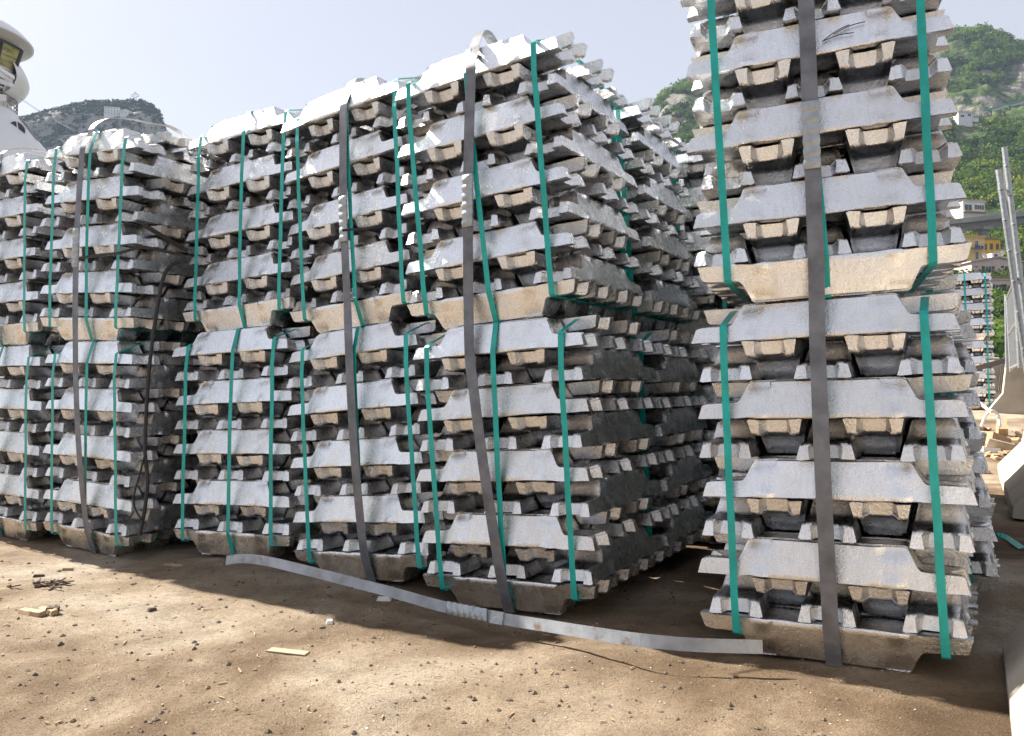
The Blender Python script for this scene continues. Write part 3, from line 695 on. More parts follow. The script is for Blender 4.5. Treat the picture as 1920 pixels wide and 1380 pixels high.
# ------------------------------------------------------------------ small things on the ground
def ground_bits():
    rnd = random.Random(3)
    def clods(n, lo, hi, mat, name, label, fr):
        base = [(0, 0, 1), (.9, 0, .3), (.28, .85, .3), (-.72, .53, .3), (-.72, -.53, .3), (.28, -.85, .3), (0, 0, -.5)]
        F = [(0, 1, 2), (0, 2, 3), (0, 3, 4), (0, 4, 5), (0, 5, 1), (6, 2, 1), (6, 3, 2), (6, 4, 3), (6, 5, 4), (6, 1, 5)]
        m = MB()
        for _ in range(n):
            y = 1.35 + 2.4 * rnd.random() ** 1.1; x = rnd.uniform(-1.05, .75) * y * .66
            if rnd.random() < fr: x, y = x + rnd.gauss(0, .05), y
            s = lo + (hi - lo) * rnd.random() ** 4; a = rnd.uniform(0, 6.3); z = ground_height(x, y)
            ca, sa = math.cos(a), math.sin(a); k = [rnd.uniform(.65, 1.25) for _ in range(7)]; e = rnd.uniform(.6, 1)
            m.add([(x + s * k[i] * (ca * vx * e - sa * vy), y + s * k[i] * (sa * vx * e + ca * vy), z + s * .7 * k[i] * vz) for i, (vx, vy, vz) in enumerate(base)], F)
        tag(m.build(name, mat), label, kind='stuff')
    clods(3000, .0016, .012, M['stone'], 'earth_clods', 'dark little earth clods strewn over the dirt', .2)
    clods(2200, .0014, .006, M['grit'], 'pale_gravel', 'pale grit scattered over the dirt', .2)
    m = MB()
    for _ in range(70):
        y = rnd.uniform(1.6, 3.3); x = rnd.uniform(-.72, .15) * y; z = ground_height(x, y) + .003; a = rnd.uniform(0, 3.1); l = rnd.uniform(.008, .035)
        m.box((x, y, z), (l, rnd.uniform(.0015, .004), .002), rot(a, 'Z').to_3x3())
    tag(m.build('straw_litter', M['wood']), 'bits of straw and splinters on the dirt', kind='stuff')
    def gp(px, py):
        d = at(px, py, 1.0) - Vector((0, 0, CAM_H)); t = -CAM_H / d.z; p = Vector((0, 0, CAM_H)) + d * t; p.z = ground_height(p.x, p.y); return p
    # split wood scrap
    p = gp(64, 1150); root = empty('wood_scrap', p); root.rotation_euler.z = -.38; root.scale = (.72, .72, .9); tag(root, 'pale split piece of firewood lying on the sunlit dirt', 'wood scrap', 'wood scraps on the dirt')
    def slab(x0, x1, w, h, y0, z0, name, mat, rz=0):
        m = MB(); n = 7; r2 = random.Random(int(w * 1e4)); vs = []; fs = []
        for i in range(n + 1):
            t = i / n; x = x0 + (x1 - x0) * t
            for yy, zz in ((-w / 2, 0), (w / 2, 0), (w * .42, h), (-w * .35, h * .85)): vs.append((x + r2.uniform(-.004, .004), y0 + yy + r2.uniform(-.003, .003), z0 + zz + r2.uniform(-.002, .003)))
        for i in range(n):
            for k in range(4): fs.append((4 * i + k, 4 * i + (k + 1) % 4, 4 * i + 4 + (k + 1) % 4, 4 * i + 4 + k))
        fs += [(3, 2, 1, 0), tuple(4 * n + k for k in range(4))]; m.add(vs, fs)
        o = m.build(name, mat, root); o.rotation_euler.z = rz; return o
    slab(-.085, .055, .045, .018, 0, .001, 'split_board', M['wood']); slab(-.03, .09, .035, .02, .045, .0, 'split_board', M['wood'], -.1); slab(.05, .105, .03, .028, .02, .0, 'bark_piece', M['bark'], .5)
    for px, py, l, w, rz, mat, lab in [(73, 1076, .045, .018, .3, 'bark', 'small dark bark chip on the dirt, behind the twig pile'), (325, 1064, .09, .012, -.1, 'wood', 'thin pale stick at the edge of the stack shadow'), (127, 1063, .05, .006, .25, 'wood', 'short pale straw on the dirt near the left stack'), (285, 1144, .03, .02, .8, 'bark', 'crumbly dark clump on the open dirt'), (618, 1160, .022, .03, .2, 'white_plastic', 'tiny white chip by the shadow of the loose strap')]:
        q = gp(px, py); m = MB(); m.box((0, 0, .006), (l, w, .011), None, .75); o = m.build('wood_chip', M[mat], None); o.location = q; o.rotation_euler = (0, .05, rz); tag(o, lab, 'chip', 'chips on the dirt')
    q = gp(88, 1096); m = MB()
    for _ in range(34):
        a = rnd.uniform(0, 3.14); l = rnd.uniform(.02, .07); cx, cy = q.x + rnd.gauss(0, .05), q.y + rnd.gauss(0, .03)
        m.box((cx, cy, ground_height(cx, cy) + rnd.uniform(.002, .014)), (l, .006, .005), (rot(a, 'Z') @ rot(rnd.uniform(-.3, .3), 'Y')).to_3x3())
    m.v = [tuple(Vector(v) - q) for v in m.v]; o = m.build('twig_pile', M['bark']); o.location = q; tag(o, 'small pile of dark twigs and bark on the dirt', 'twig pile')
    q = gp(540, 1217); m = MB(); m.box((0, 0, .004), (.13, .035, .003), None, .95); o = m.build('cardboard_scrap', M['paper']); o.location = q; o.rotation_euler = (0, .03, -.22); tag(o, 'flat torn strip of cardboard on the dirt', 'cardboard')
    q = gp(720, 1121); m = MB(); m.box((0, 0, .006), (.055, .03, .012), None, .8); o = m.build('white_scrap', M['white_plastic']); o.location = q; tag(o, 'white scrap lying under the loose strap', 'scrap')
ground_bits()

# ------------------------------------------------------------------ hills
def lerp_table(tab, x):
    if x <= tab[0][0]: return tab[0][1]
    for (a, b), (c, d) in zip(tab, tab[1:]):
        if x <= c: return b + (d - b) * (x - a) / (c - a)
    return tab[-1][1]
SLOPE = [(95, -4), (110, 4), (150, 15), (200, 28), (225, 35), (262, 44), (300, 62), (330, 76), (360, 92), (400, 118), (440, 142), (470, 157), (500, 166), (520, 176), (580, 222), (640, 272), (700, 318), (760, 350), (820, 360), (950, 300), (1200, 150)]
RIDGE = [(560, .02), (900, .18), (1120, .60), (1175, .72), (1215, .835), (1250, .865), (1290, .885), (1400, .90), (1600, .95), (1790, .985), (1850, .99), (1920, .985), (2100, 1.04), (2500, 1.0), (3000, .8)]
RIDGE_TOP = [(560, .02), (900, .14), (1120, .50), (1175, .62), (1215, .715), (1250, .79), (1290, .825), (1400, .82), (1600, .88), (1790, .93), (1850, .945), (1920, .935), (2100, .98), (2500, .95), (3000, .8)]
def hill_height(x, y):
    px = 960 + FPX * x / max(y, 1); s = lerp_table(RIDGE, px)
    s += (lerp_table(RIDGE_TOP, px) - s) * smooth((y - 440) / 200)
    z = lerp_table(SLOPE, y) * s
    a = min(1, max(0, (y - 300) / 250))
    v = Vector((x, y, 0))
    z += (noise.fractal(v * .011, 1.0, 2.1, 5) * 16 + noise.fractal(v * .045 + Vector((9, 4, 0)), 1.0, 2.1, 4) * 5) * a * min(1, z / 60 + .1)
    return z
def build_hill():
    pxs = np.concatenate([np.linspace(600, 1180, 60), np.linspace(1185, 1340, 60), np.linspace(1350, 1760, 60), np.linspace(1765, 2000, 100), np.linspace(2010, 3000, 60)])
    ys = np.concatenate([np.linspace(95, 330, 60), np.linspace(334, 840, 150), np.linspace(850, 1200, 16)])
    vs = np.zeros((len(ys), len(pxs), 3))
    for j, y in enumerate(ys):
        for i, px in enumerate(pxs):
            x = (px - 960) / FPX * y; vs[j, i] = (x, y, hill_height(x, y))
    idx = np.arange(len(ys) * len(pxs)).reshape(len(ys), -1)
    f = np.stack([idx[:-1, :-1], idx[:-1, 1:], idx[1:, 1:], idx[1:, :-1]], -1).reshape(-1, 4)
    o = bpy.data.objects.new('hillside', np_mesh('hillside', vs.reshape(-1, 3), f, M['hill'])); COL.objects.link(o)
    tag(o, 'steep green hillside with rock outcrops behind the yard', kind='structure')
build_hill()

def tufts(name, centres, radii, tones, nf, leaf, mat, label, seed=1, squash=.8):
    """foliage: every crown a cloud of small leaf-clump faces spread through its volume"""
    rg = np.random.default_rng(seed); n = len(centres); C = np.asarray(centres, float); Rr = np.asarray(radii, float)
    d = rg.normal(size=(n, nf, 3)); d /= np.linalg.norm(d, axis=2, keepdims=True); rad = rg.uniform(.35, 1.0, (n, nf, 1)) ** .6
    lump = 1 + .35 * np.sin(d[..., :1] * 5 + rg.uniform(0, 6, (n, 1, 1))) * np.cos(d[..., 1:2] * 4 + rg.uniform(0, 6, (n, 1, 1)))
    pos = d * rad * lump * Rr[:, None, None]; pos[..., 2] *= squash; pos += C[:, None, :]
    nn = d + rg.normal(size=d.shape) * .55; nn /= np.linalg.norm(nn, axis=2, keepdims=True)
    a = np.cross(nn, rg.normal(size=nn.shape)); a /= np.linalg.norm(a, axis=2, keepdims=True); b = np.cross(nn, a)
    sz = leaf * Rr[:, None, None] * rg.uniform(.6, 1.3, (n, nf, 1))
    q = np.stack([pos + a * sz, pos + b * sz * .7, pos - a * sz, pos - b * sz * .7], 2)
    v = q.reshape(-1, 3); f = np.arange(len(v)).reshape(-1, 4)
    t = (np.asarray(tones)[:, None] + rg.normal(size=(n, nf)) * .10).clip(0, 1).ravel()
    o = bpy.data.objects.new(name, np_mesh(name, v, f, mat, t)); COL.objects.link(o)
    return tag(o, label, kind='stuff')

def clear_of_buildings(px, y):
    for a, b, c, d in ((1790, 1925, 205, 250), (1790, 1900, 236, 275), (1790, 1880, 292, 330), (1790, 1850, 440, 492), (1210, 1310, 300, 420)):
        if a < px < b and c < y < d: return False
    return True
def plant_hill():
    rnd = random.Random(21); C, Rd, T = [], [], []
    bands = [(1180, 1345, 900, 420, 830), (1765, 1990, 2600, 110, 830), (1345, 1765, 700, 250, 830), (600, 1180, 350, 150, 800), (1990, 2900, 900, 110, 800)]
    for a, b, n, y0, y1 in bands:
        k = 0; tries = 0
        while k < n and tries < n * 12:
            tries += 1
            y = y0 + (y1 - y0) * rnd.random() ** .9; px = rnd.uniform(a, b); x = (px - 960) / FPX * y
            dens = noise.noise((x * .013, y * .013, 5.0)) + .5 * noise.noise((x * .05, y * .05, 2.0))
            if y > 480 and y < 640 and dens < .02 and px > 1400: continue
            if y > 640 and dens < -.12: continue
            vine = 300 < y < 470 and dens > .1
            if not clear_of_buildings(px, y): continue
            r = rnd.uniform(1.3, 3.2) * (.55 + y / 520)
            if y < 300: r = rnd.uniform(1.8, 3.4)
            z = hill_height(x, y)
            C.append((x, y, z + r * .45)); Rd.append(r)
            t = .30 + .45 * dens + rnd.gauss(0, .13) + (.28 if (y < 420 and rnd.random() < .5) else 0)
            T.append(t); k += 1
    tufts('hillside_scrub', C, Rd, T, 130, .17, M['scrub'], 'dense trees and scrub covering the hillside', 4)
plant_hill()

# headland with a cross, far left
CREST = [(-420, 90), (20, 262), (45, 220), (70, 214), (100, 206), (115, 203), (135, 197), (165, 192), (200, 190), (235, 189), (262, 189), (280, 195), (294, 208), (300, 226), (306, 252), (314, 292), (330, 380), (380, 560), (430, 700)]
HD = 900.0
def headland_crest(x):
    px = 960 + FPX * x / HD
    if px < 45: py = 222 + (45 - px) * .25
    else: py = lerp_table(CREST[2:], px)
    return (at(px, py, HD)).z
def headland_height(x, y):
    c = headland_crest(x); d = HD - y
    v = Vector((x, y, 0)); r = noise.fractal(v * .012, 1, 2.1, 5); r2 = noise.fractal(Vector((x, y * .4, 0)) * .05, 1, 2.1, 4)
    if d >= 0:
        k = (lerp_table([(0, 1), (8, .985), (30, .93), (45, .85), (70, .79), (85, .70), (140, .58), (260, .30), (480, .02), (600, -.02)], d + (r * 14 + r2 * 5) * min(1, d / 20)))
        return c * k + (r2 * 3.0 if d > 4 else r2 * .8)
    return c * max(-.02, 1 + d / 260) + r2 * 2
def build_headland():
    xs = np.concatenate([np.linspace(-1500, -620, 40), np.linspace(-615, -380, 190), np.linspace(-376, -300, 20)]); ys = np.concatenate([np.linspace(380, 720, 30), np.linspace(724, 905, 110), np.linspace(910, 1180, 18)])
    vs = np.zeros((len(ys), len(xs), 3))
    for j, y in enumerate(ys):
        for i, x in enumerate(xs): vs[j, i] = (x, y, headland_height(x, y))
    idx = np.arange(len(ys) * len(xs)).reshape(len(ys), -1)
    f = np.stack([idx[:-1, :-1], idx[:-1, 1:], idx[1:, 1:], idx[1:, :-1]], -1).reshape(-1, 4)
    o = bpy.data.objects.new('headland', np_mesh('headland', vs.reshape(-1, 3), f, M['cliff'])); COL.objects.link(o)
    tag(o, 'rocky headland with cliffs rising beyond the harbour', kind='structure')
    rnd = random.Random(8); C, Rd, T = [], [], []
    for _ in range(6500):
        x = rnd.uniform(-640, -385); d = 190 * rnd.random() ** 1.4 - 6; y = HD - d
        q = noise.noise((x * .022, d * .03, 4.0)) + .4 * noise.noise((x * .08, d * .08, 1.0))
        if 22 < d + 14 * q < 80 and q < .12 and rnd.random() < .9: continue
        r = rnd.uniform(1.0, 3.0); C.append((x, y, headland_height(x, y) + r * .3)); Rd.append(r); T.append(.35 + .3 * noise.noise((x * .03, y * .03, 3)) + rnd.gauss(0, .1))
    tufts('headland_scrub', C, Rd, T, 26, .36, M['far_scrub'], 'low scrub on the headland ledges', 6)
    # lattice cross
    b = at(253.5, 190, HD - 3); b.z = headland_height(b.x, b.y) - .3; root = empty('summit_cross', b); tag(root, 'open steel lattice cross standing on the headland summit', 'cross')
    s = HD / FPX
    def fr(name, pts, r=.16):
        m = MB()
        for i in range(len(pts)): m.tube([Vector(pts[i]), Vector(pts[(i + 1) % len(pts)])], r, 5)
        m.build(name, M['viaduct'], root)
    for yy in (-.5, .5): fr('cross_outline', [(-1.0, yy, 0), (-1.0, yy, 6.1), (-4.0, yy, 6.1), (-4.0, yy, 8.2), (-1.0, yy, 8.2), (-1.0, yy, 10.9), (1.0, yy, 10.9), (1.0, yy, 8.2), (4.0, yy, 8.2), (4.0, yy, 6.1), (1.0, yy, 6.1), (1.0, yy, 0)])
    for z in (1.6, 3.4, 5.0, 7.2, 9.4): fr('cross_brace', [(-1, 0, z), (1, 0, z)], .12)
build_headland()

# ------------------------------------------------------------------ buildings
def house(name, origin, yaw, dims, wall, label, cat, roof='flat', windows=(), floors=0, roofmat='tile', group=None, pitch=.19):
    """origin = front-left foot; x along the front, y back. windows: (face, x, z, w, h, shutters, balcony)"""
    w, d, h = dims; root = empty(name, Matrix.Translation(origin) @ rot(yaw, 'Z')); tag(root, label, cat, group)
    m = MB(); m.box((w / 2, d / 2, h / 2 - 2), (w, d, h + 4)); m.build('wall', M[wall], root)
    if roof == 'flat':
        m = MB(); m.box((w / 2, d / 2, h + .11), (w + .7, d + .7, .22)); m.build('roof', M[roofmat], root)
        m = MB(); m.box((w / 2, -.12, h - .35), (w + .3, .24, .18)); m.build('cornice', M[wall], root)
    elif roof == 'gable':   # ridge along y: gable faces the front
        m = MB(); rh = w * pitch; e = .5
        m.add([(-e, -e, h - .1), (w / 2, -e, h + rh), (w + e, -e, h - .1), (-e, d + e, h - .1), (w / 2, d + e, h + rh), (w + e, d + e, h - .1), (-e, -e, h + .15), (w / 2, -e, h + rh + .25), (w + e, -e, h + .15), (-e, d + e, h + .15), (w / 2, d + e, h + rh + .25), (w + e, d + e, h + .15)],
              [(6, 7, 10, 9), (7, 8, 11, 10), (0, 3, 4, 1), (1, 4, 5, 2), (0, 1, 7, 6), (1, 2, 8, 7), (3, 9, 10, 4), (4, 10, 11, 5), (0, 6, 9, 3), (2, 5, 11, 8)]); m.build('roof', M[roofmat], root)
        m = MB(); m.add([(0, 0, h), (w, 0, h), (w / 2, 0, h + rh), (0, d, h), (w, d, h), (w / 2, d, h + rh)], [(0, 1, 2), (3, 5, 4), (0, 2, 5, 3), (1, 4, 5, 2)]); m.build('gable', M[wall], root)
    else:                   # hip-like pitched roof along x
        m = MB(); rh = d * .24; e = .5
        m.add([(-e, -e, h), (w + e, -e, h), (w + e, d + e, h), (-e, d + e, h), (d * .3, d / 2, h + rh), (w - d * .3, d / 2, h + rh)], [(0, 1, 5, 4), (1, 2, 5), (2, 3, 4, 5), (3, 0, 4), (3, 2, 1, 0)]); m.build('roof', M[roofmat], root)
    for face, x, z, ww, hh, sh, bal in windows:
        F = {'f': Matrix.Translation((0, 0, 0)), 'r': Matrix.Translation((w, 0, 0)) @ rot(math.pi / 2, 'Z'), 'l': Matrix.Translation((0, d, 0)) @ rot(-math.pi / 2, 'Z')}[face]
        fr = MB(); t = .10
        for c, dd in (((x, -.03, z + hh / 2), (ww + t, .12, t)), ((x, -.03, z - hh / 2), (ww + t, .16, t)), ((x - ww / 2, -.03, z), (t, .12, hh - t)), ((x + ww / 2, -.03, z), (t, .12, hh - t)), ((x, -.03, z), (.07, .10, hh - t))): fr.box(c, dd)
        o = fr.build('window', M['white_wall'], root); o.matrix_basis = F
        gl = MB(); gl.box((x, .0, z), (ww - t, .06, hh - t)); gl.build('pane', M['glass'], o)
        if sh:
            for sd in (-1, 1):
                s = MB(); s.box((x + sd * (ww / 2 + .06 + ww * .27), -.05, z), (ww * .5, .07, hh))
                for k in range(4): s.box((x + sd * (ww / 2 + .06 + ww * .27), -.095, z - hh / 2 + hh * (k + .5) / 4), (ww * .42, .02, hh * .16))
                so = s.build('shutter', M['shutter'], root); so.matrix_basis = F
        if bal:
            s = MB(); s.box((x, -.6, z - hh / 2 - .12), (bal, 1.2, .15)); so = s.build('balcony', M[wall], root); so.matrix_basis = F
            s = MB(); s.box((x, -1.18, z - hh / 2 + .85), (bal, .05, .05))
            for k in range(int(bal / .22) + 1): s.box((x - bal / 2 + .03 + k * (bal - .06) / int(bal / .22), -1.18, z - hh / 2 + .40), (.03, .03, .86))
            s.build('balcony_railing', M['rail'], so)
    return root

def ground_at(px, py, dep): return at(px, py, dep)
# yellow villa: peach light on its left wall is put into the plaster colour, its long right wall is yellow
S225 = 225 / FPX
o = house('yellow_house', at(1802, 492, 225) , .14, (7.4, 10, 7.4), 'peach_lit_wall', 'yellow two storey house with flat roof beneath the viaduct', 'house', 'flat',
      [('f', 4.9, 5.3, 1.0, 1.9, False, 3.6), ('f', 4.9, 2.0, 1.0, 2.2, False, 0), ('f', 1.6, 5.3, 1.0, 1.5, False, 0), ('f', 1.6, 2.0, 1.0, 1.5, False, 0)], roofmat='peach_lit_wall')
w2 = MB(); w2.box((7.4 + 2.8, 5.2, 3.4 - 2), (5.6, 8.6, 6.9 + 4)); w2.build('side_wing', M['yellow_wall'], o)
w2 = MB(); w2.box((7.4 + 2.8, 5.2, 6.9 + .1), (6.1, 9.2, .2)); w2.build('wing_roof', M['tile'], o)
for xx, zz in ((8.3, 4.8), (10.2, 4.9), (12.1, 4.9)):
    m = MB(); m.box((xx, .88, zz), (.95, .10, 1.7)); q = m.build('window', M['shutter'], o)
    m = MB(); m.box((xx, .86, zz - .2), (.75, .10, 1.2)); m.build('pane', M['glass'], q)
for xx in (11.0, 12.0): m = MB(); m.box((xx, .7, 3.2), (.75, .4, .55)); m.build('air_conditioner', M['white_wall'], o)
for k, (xx, ww) in enumerate(((3.7, .7), (4.5, .9), (5.6, .8))):
    m = MB(); m.box((xx, -1.26, 4.35 - .1 * k), (ww, .03, .9)); q = m.build('laundry', M['cloth']); q.matrix_basis = o.matrix_basis.copy(); tag(q, ('narrow dark towel', 'wide dark blue sheet', 'short dark blue cloth')[k] + ' drying on the yellow house balcony', 'laundry', 'laundry on the balcony')
# pink house with gable, below it
o = house('pink_house', at(1822, 516, 190), .10, (13.2, 9, 3.2), 'pink_wall', 'pink house with low gable and brown shutters under the yellow house', 'house', 'gable', [('f', 4.2, 1.5, 1.5, 1.4, True, 0), ('f', 10.0, 1.2, 1.5, 2.0, True, 3.4)], roofmat='pink_wall', pitch=.085)
m = MB(); m.box((6.6, 1.6, 4.7), (2.0, 2.2, 1.5)); d_ = m.build('dormer', M['white_wall'], o); m = MB(); m.box((6.6, .48, 4.8), (.9, .06, .8)); m.build('pane', M['glass'], d_)
m = MB(); m.lathe([(0.02, 0), (.45, .10), (.75, .32), (.8, .38)], 14); s_ = m.build('satellite_dish', M['white_wall'], o); s_.location = (3.6, .6, 4.6); s_.rotation_euler = (R(70), 0, .3)
# lower pink block
house('pink_block', at(1858, 592, 160), .08, (7.0, 8, 7.6), 'pink_wall', 'pink apartment block with balconies under the hedge', 'house', 'flat', [('f', 1.7, 5.2, 1.3, 2.2, True, 2.8), ('f', 4.9, 5.2, 1.0, 1.8, True, 2.2), ('f', 1.7, 2.0, 1.3, 1.8, True, 2.8), ('f', 4.9, 2.0, 1.0, 1.6, False, 0)], roofmat='tile')
# hedge between them
rnd = random.Random(2)
hp = [at(1834 + k * 2.4, 524 + .4 * math.sin(k), 172) for k in range(28)]
tufts('hedge', hp, [1.25] * len(hp), [.3 + rnd.gauss(0, .1) for _ in hp], 160, .15, M['scrub'], 'clipped hedge on the terrace', 12)
bpy.data.objects['hedge']['kind'] = 'thing'; tag(bpy.data.objects['hedge'], 'dark green hedge on the terrace above the pink block', 'hedge')
# white house above the viaduct
o = house('white_house', at(1806, 398, 300), .22, (9.6, 7, 4.6), 'white_wall', 'white house with long veranda above the viaduct', 'house', 'flat', [('f', 2.2, 1.9, 3.2, 2.3, False, 0), ('f', 7.2, 2.2, 1.9, 1.7, True, 0)], roofmat='pink_wall')
m = MB(); m.box((4.8, -.7, .1), (10.6, 1.6, .3)); m.build('terrace', M['tile'], o)
# small white house high up
o = house('hill_house', at(1797, 224, 470), .12, (9.0, 8, 4.6), 'white_wall', 'small white house high on the hill beside the green netting', 'house', 'flat', [('f', 2.6, 2.2, 2.4, 1.4, False, 0), ('f', 7.0, 2.9, 2.2, 1.6, False, 0)], roofmat='pink_wall')
m = MB(); m.box((10.8, 2, 1.0), (3.6, 5, 4.2)); m.build('annex', M['white_wall'], o)
for k in range(2): m = MB(); m.box((10.0 + 1.6 * k, -.55, 1.8), (.9, .12, 1.1)); m.build('window', M['glass'], o)
# house with terracotta roof in the gap between stacks
house('terracotta_house', at(1246, 236, 480), .25, (9.0, 8, 5.0), 'tan_wall', 'tan house with terracotta roof below the wooded ridge', 'house', 'hip', [('f', 3, 2.6, 1.1, 1.6, False, 0), ('f', 6.4, 2.6, 1.1, 1.6, False, 0)])
# chapel and house on the headland
def headland_house(px, py, w, h, d, wall, label, nw, nf, roof='flat'):
    p = at(px, py, 862); z0 = headland_height(p.x, p.y); 
    wins = [('f', w * (i + .5) / nw, h * (j + .6) / nf, .9, 1.3, False, 0) for i in range(nw) for j in range(nf)]
    house('headland_house', p, .3, (w, d, h), wall, label, 'house', roof, wins, roofmat='white_wall')
headland_house(195, 214, 15, 8.5, 9, 'white_wall', 'pale three storey house high on the headland cliff', 5, 3)
headland_house(225, 214.5, 11, 4.2, 8, 'white_wall', 'pale chapel with pointed gable on the headland', 3, 1, 'gable')

# viaduct
def viaduct():
    a, b = at(1760, 424, 252), at(1990, 398, 250); b2 = at(2600, 380, 300); root = empty('viaduct', (a.x, a.y, a.z - 20)); tag(root, 'grey concrete road viaduct crossing the hillside', 'viaduct')
    o = Vector(root.location); a0 = at(1300, 455, 262)
    pts = [a0, a, b, b2]
    def deck(name, w, t, dz, mat, dy=0):
        m = MB(); ps = [p + Vector((0, dy, dz)) - o for p in pts]; m.ribbon(ps, (0, 1, 0), w, t); m.build(name, mat, root)
    deck('deck', 9.5, .9, 0, M['viaduct']); deck('girder', 3.4, 1.9, -1.4, M['viaduct']); deck('parapet', .3, .55, .72, M['viaduct'], -4.5)
    for dz in (1.3, 1.7): deck('guard_rail', .08, .10, dz, M['rail'], -4.5)
    for t in (.15, .36, .8, 1.6):
        p = a.lerp(b, t) - o; m = MB(); m.box(p + Vector((0, 0, -2.6)), (3.0, 6.0, 1.0)); m.box(p + Vector((0, 0, -15)), (1.8, 2.4, 25)); m.build('pier', M['viaduct'], root)
viaduct()
# hillside road with its wall, and the green netting above the terraces
def on_hill(px, py, lift=0.0):
    y = 300.0
    while y < 820:
        p = at(px, py, y)
        if hill_height(p.x, p.y) >= p.z: break
        y += 1.5
    return at(px, py, y - 3) + Vector((0, 0, lift))
def hillside_band(name, pix, w, th, mat, lift=0.0):
    m = MB(); m.ribbon(catmull([on_hill(a, b, lift) for a, b in pix], 3), (0, .3, 1), w, th); return m.build(name, mat)
tag(hillside_band('road_wall', [(1846, 247), (1864, 242), (1882, 239), (1902, 236), (1930, 231), (1985, 217)], 2.4, 1.5, M['viaduct']), 'grey retaining wall of the hillside road', kind='structure')
pn = [(1842, 210), (1862, 205.5), (1882, 200), (1904, 194.5), (1930, 188), (1990, 174)]
tag(hillside_band('netting_fence', pn, 1.25, .15, M['net'], 1.0), 'green netting fence along the top of the terraces', 'fence')
tag(hillside_band('terrace_wall', pn, 1.0, .5, M['grit'], -.6), 'pale low wall beneath the green netting', 'wall')

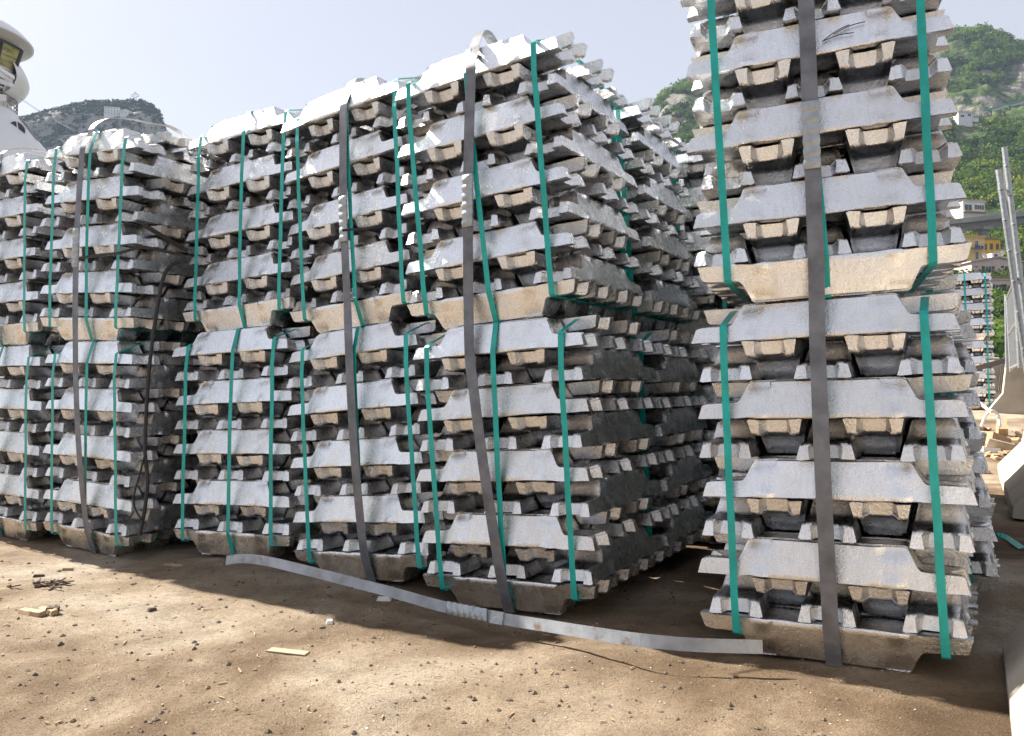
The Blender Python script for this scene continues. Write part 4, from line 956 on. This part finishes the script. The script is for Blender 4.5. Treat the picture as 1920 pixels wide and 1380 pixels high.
# ------------------------------------------------------------------ ship at the quay, far left
def ship():
    D0 = 48.0; s = D0 / FPX; cx = at(-75, 690, D0); c = Vector((cx.x, D0, 0))
    root = empty('cruise_ship', (c.x, c.y, -2.2)); tag(root, 'white ship with rounded bridge and round porthole behind the left stacks', 'ship')
    K = .835; CD = math.atan2(-c.y, -c.x)      # K: off-axis view widens round things
    Z = lambda py: CAM_H + 2.2 + (730 - py) / FPX * (D0 + 1.8)
    Rr = lambda px: (px + 75) * s * K
    def lp(name, prof, mat, parent=root, a0=CD - math.pi * .85, a1=CD + math.pi * .85, n=72):
        m = MB(); m.lathe([(Rr(x), Z(y)) for x, y in prof], n, a0, a1); return m.build(name, mat, parent, smooth=40)
    # visor roof over the bridge
    lp('visor_roof', [(-74, 34), (-40, 40), (0, 50.5), (15, 55), (30, 62), (45, 72), (56, 82), (60.5, 86.5), (60, 88.5), (57, 89)], M['white_paint'])
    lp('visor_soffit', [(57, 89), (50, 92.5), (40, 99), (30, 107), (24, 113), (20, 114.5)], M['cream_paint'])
    # windows leaning outwards
    def band(name, pr, mat, a0, a1, n=24):
        m = MB(); m.lathe([(r * s * K, CAM_H + 2.2 + h) for r, h in pr], n, CD + a0, CD + a1); return m.build(name, mat, root, smooth=40)
    for k in range(5): band('bridge_window', [(127, 20.5), (110, 19.25)], M['bridge_glass'], R(56 - 24 * k - 23), R(56 - 24 * k - 1.5), 8)
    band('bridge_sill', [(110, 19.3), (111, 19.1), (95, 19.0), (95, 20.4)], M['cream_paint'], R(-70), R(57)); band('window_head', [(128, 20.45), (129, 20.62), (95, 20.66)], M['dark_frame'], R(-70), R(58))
    for k in range(6):
        a = CD + R(56.5 - 24 * k); m = MB()
        m.tube([Vector((r * s * K * math.cos(a), r * s * K * math.sin(a), CAM_H + 2.2 + h)) for r, h in ((128, 20.55), (110.5, 19.15))], .12 if k == 0 else .07, 6); m.build('mullion', M['dark_frame'], root)
    # bulging lower deck
    lp('lower_bulwark', [(22, 114), (31, 121), (40, 131), (47, 142), (51, 152), (52.2, 158), (51, 165), (46, 173), (38, 181), (28, 186.5), (21, 187.5)], M['white_paint'], a0=CD + R(50))
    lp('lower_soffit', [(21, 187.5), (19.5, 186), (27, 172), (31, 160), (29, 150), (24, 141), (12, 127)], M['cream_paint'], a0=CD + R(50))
    for k in range(30):
        a = CD + R(50) + k * .06; m = MB()
        m.tube([Vector((Rr(x) * math.cos(a), Rr(x) * math.sin(a), Z(y))) for x, y in ((23.5, 142), (28.4, 150), (30.4, 160), (26.6, 172), (20, 185))], .025, 5); m.build('soffit_rib', M['white_paint'], root, smooth=60)
        m = MB(); m.tube([Vector((Rr(x) * math.cos(a), Rr(x) * math.sin(a), Z(y))) for x, y in ((56, 90), (40, 99.5), (25, 112.5))], .022, 5); m.build('soffit_rib', M['white_paint'], root, smooth=60)
    lp('deck_window', [(27.5, 147), (19, 178)], M['glass'])
    # open wing structure under the bridge
    for (x0, y0), (x1, y1), wd in (((-10, 124), (26, 146), .35), ((-10, 134), (22, 152), .3), ((-20, 145), (24, 160), .5), ((-12, 180), (10, 184), .5)):
        p0, p1 = at(x0, y0, D0 - 4.5), at(x1, y1, D0 - 3.4); m = MB(); m.ribbon([p0 - Vector(root.location), p1 - Vector(root.location)], (0, .8, .5), wd * .7, .12); m.build('wing_beam', M['white_paint'], root)
    # superstructure: the big smooth white body
    body = lp('superstructure', [(-40, 186), (0, 188), (6, 194), (16, 205), (30, 218), (46, 233), (62, 250), (78, 267), (92, 281), (104, 296), (125, 330), (150, 400), (170, 520), (176, 700), (176, 800)], M['white_paint'])
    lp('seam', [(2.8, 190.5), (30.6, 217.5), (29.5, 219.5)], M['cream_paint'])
    # rail round the upper edge
    for dz, rr in ((0, 0), (7, 1.5), (14, 3)):
        m = MB(); pts = [Vector((Rr(28 + rr * .2) * math.cos(a), Rr(28 + rr * .2) * math.sin(a), Z(206 - dz * .95))) for a in np.linspace(CD - 1.2, CD + 1.9, 30)]
        m.tube(pts, .03, 6); m.build('handrail', M['viaduct'], root, smooth=60)
    for a in np.linspace(CD - 1.2, CD + 1.9, 26):
        m = MB(); m.tube([Vector((Rr(28.3) * math.cos(a), Rr(28.3) * math.sin(a), Z(216))), Vector((Rr(28.6) * math.cos(a), Rr(28.6) * math.sin(a), Z(192)))], .022, 5); m.build('stanchion', M['viaduct'], root)
    # ladder strip along the curve
    m = MB(); ang = CD + 1.15
    pl = [Vector((Rr(x + 1.2) * math.cos(ang), Rr(x + 1.2) * math.sin(ang), Z(y - 1))) for x, y in ((40, 226), (54, 241), (70, 258), (80, 268))]
    m.ribbon(pl, (math.sin(ang), -math.cos(ang), 0), .35, .06); m.build('ladder', M['viaduct'], root)
    # porthole on the near side of the body
    a = CD + math.asin(min(.99, (24 + 75) / (72 + 75.0))); r0 = Rr(71)
    pc = Vector((r0 * math.cos(a), r0 * math.sin(a), Z(261.5))); nrm = Vector((math.cos(CD + .45), math.sin(CD + .45), .30)).normalized()
    q = nrm.to_track_quat('Z', 'Y').to_matrix().to_4x4(); Mx = Matrix.Translation(pc) @ q
    m = MB(); rr = 13.5 * s; m.lathe([(rr * 1.18, -.15), (rr * 1.18, .07), (rr * 1.02, .10), (rr, .05), (rr, -.1)], 36); po = m.build('porthole', M['white_paint'], root, smooth=40); po.matrix_basis = Mx
    m = MB(); m.lathe([(.001, .03), (rr * 1.01, .03)], 36); m.build('pane', M['glass'], po)
    m = MB(); m.box((0, 0, .05), (.05, rr * 2, .04)); m.build('pane_bar', M['white_paint'], po)
    # hull
    m = MB(); m.lathe([(Rr(176) - .05, 4.5), (Rr(176) + .4, 4.0), (Rr(160), -1)], 72, CD - 2.6, CD + 2.6); m.build('hull', M['white_paint'], root, smooth=40)
    for k, (y0, y1) in enumerate(((183, 234), (186, 239))):
        p0, p1 = at(37 + 2 * k, y0, D0 - 2), at(132 + 2 * k, y1 + 8, D0 - 9); m = MB(); m.tube([p0 - Vector(root.location), p0.lerp(p1, .5) - Vector(root.location) - Vector((0, 0, .05)), p1 - Vector(root.location)], .008, 5); m.build('stay_wire', M['viaduct'], root)
ship()

# ------------------------------------------------------------------ sea air between the yard and the far shores
def haze(density):
    g = N('sea_haze'); g.t.nodes.remove(g.b); v = g.n('ShaderNodeVolumePrincipled')
    v.inputs['Color'].default_value = (.62, .78, 1.0, 1); v.inputs['Density'].default_value = density; v.inputs['Anisotropy'].default_value = 0.0
    g.l(v.outputs[0], g.out.inputs['Volume'])
    m = MB(); m.box((0, 1250, 215), (4400, 3300, 440)); o = m.build('haze', g.m); tag(o, 'thin bluish sea haze', kind='stuff'); o.location.z = 0
    return o
HAZE = 0.00012
if HAZE: haze(HAZE)
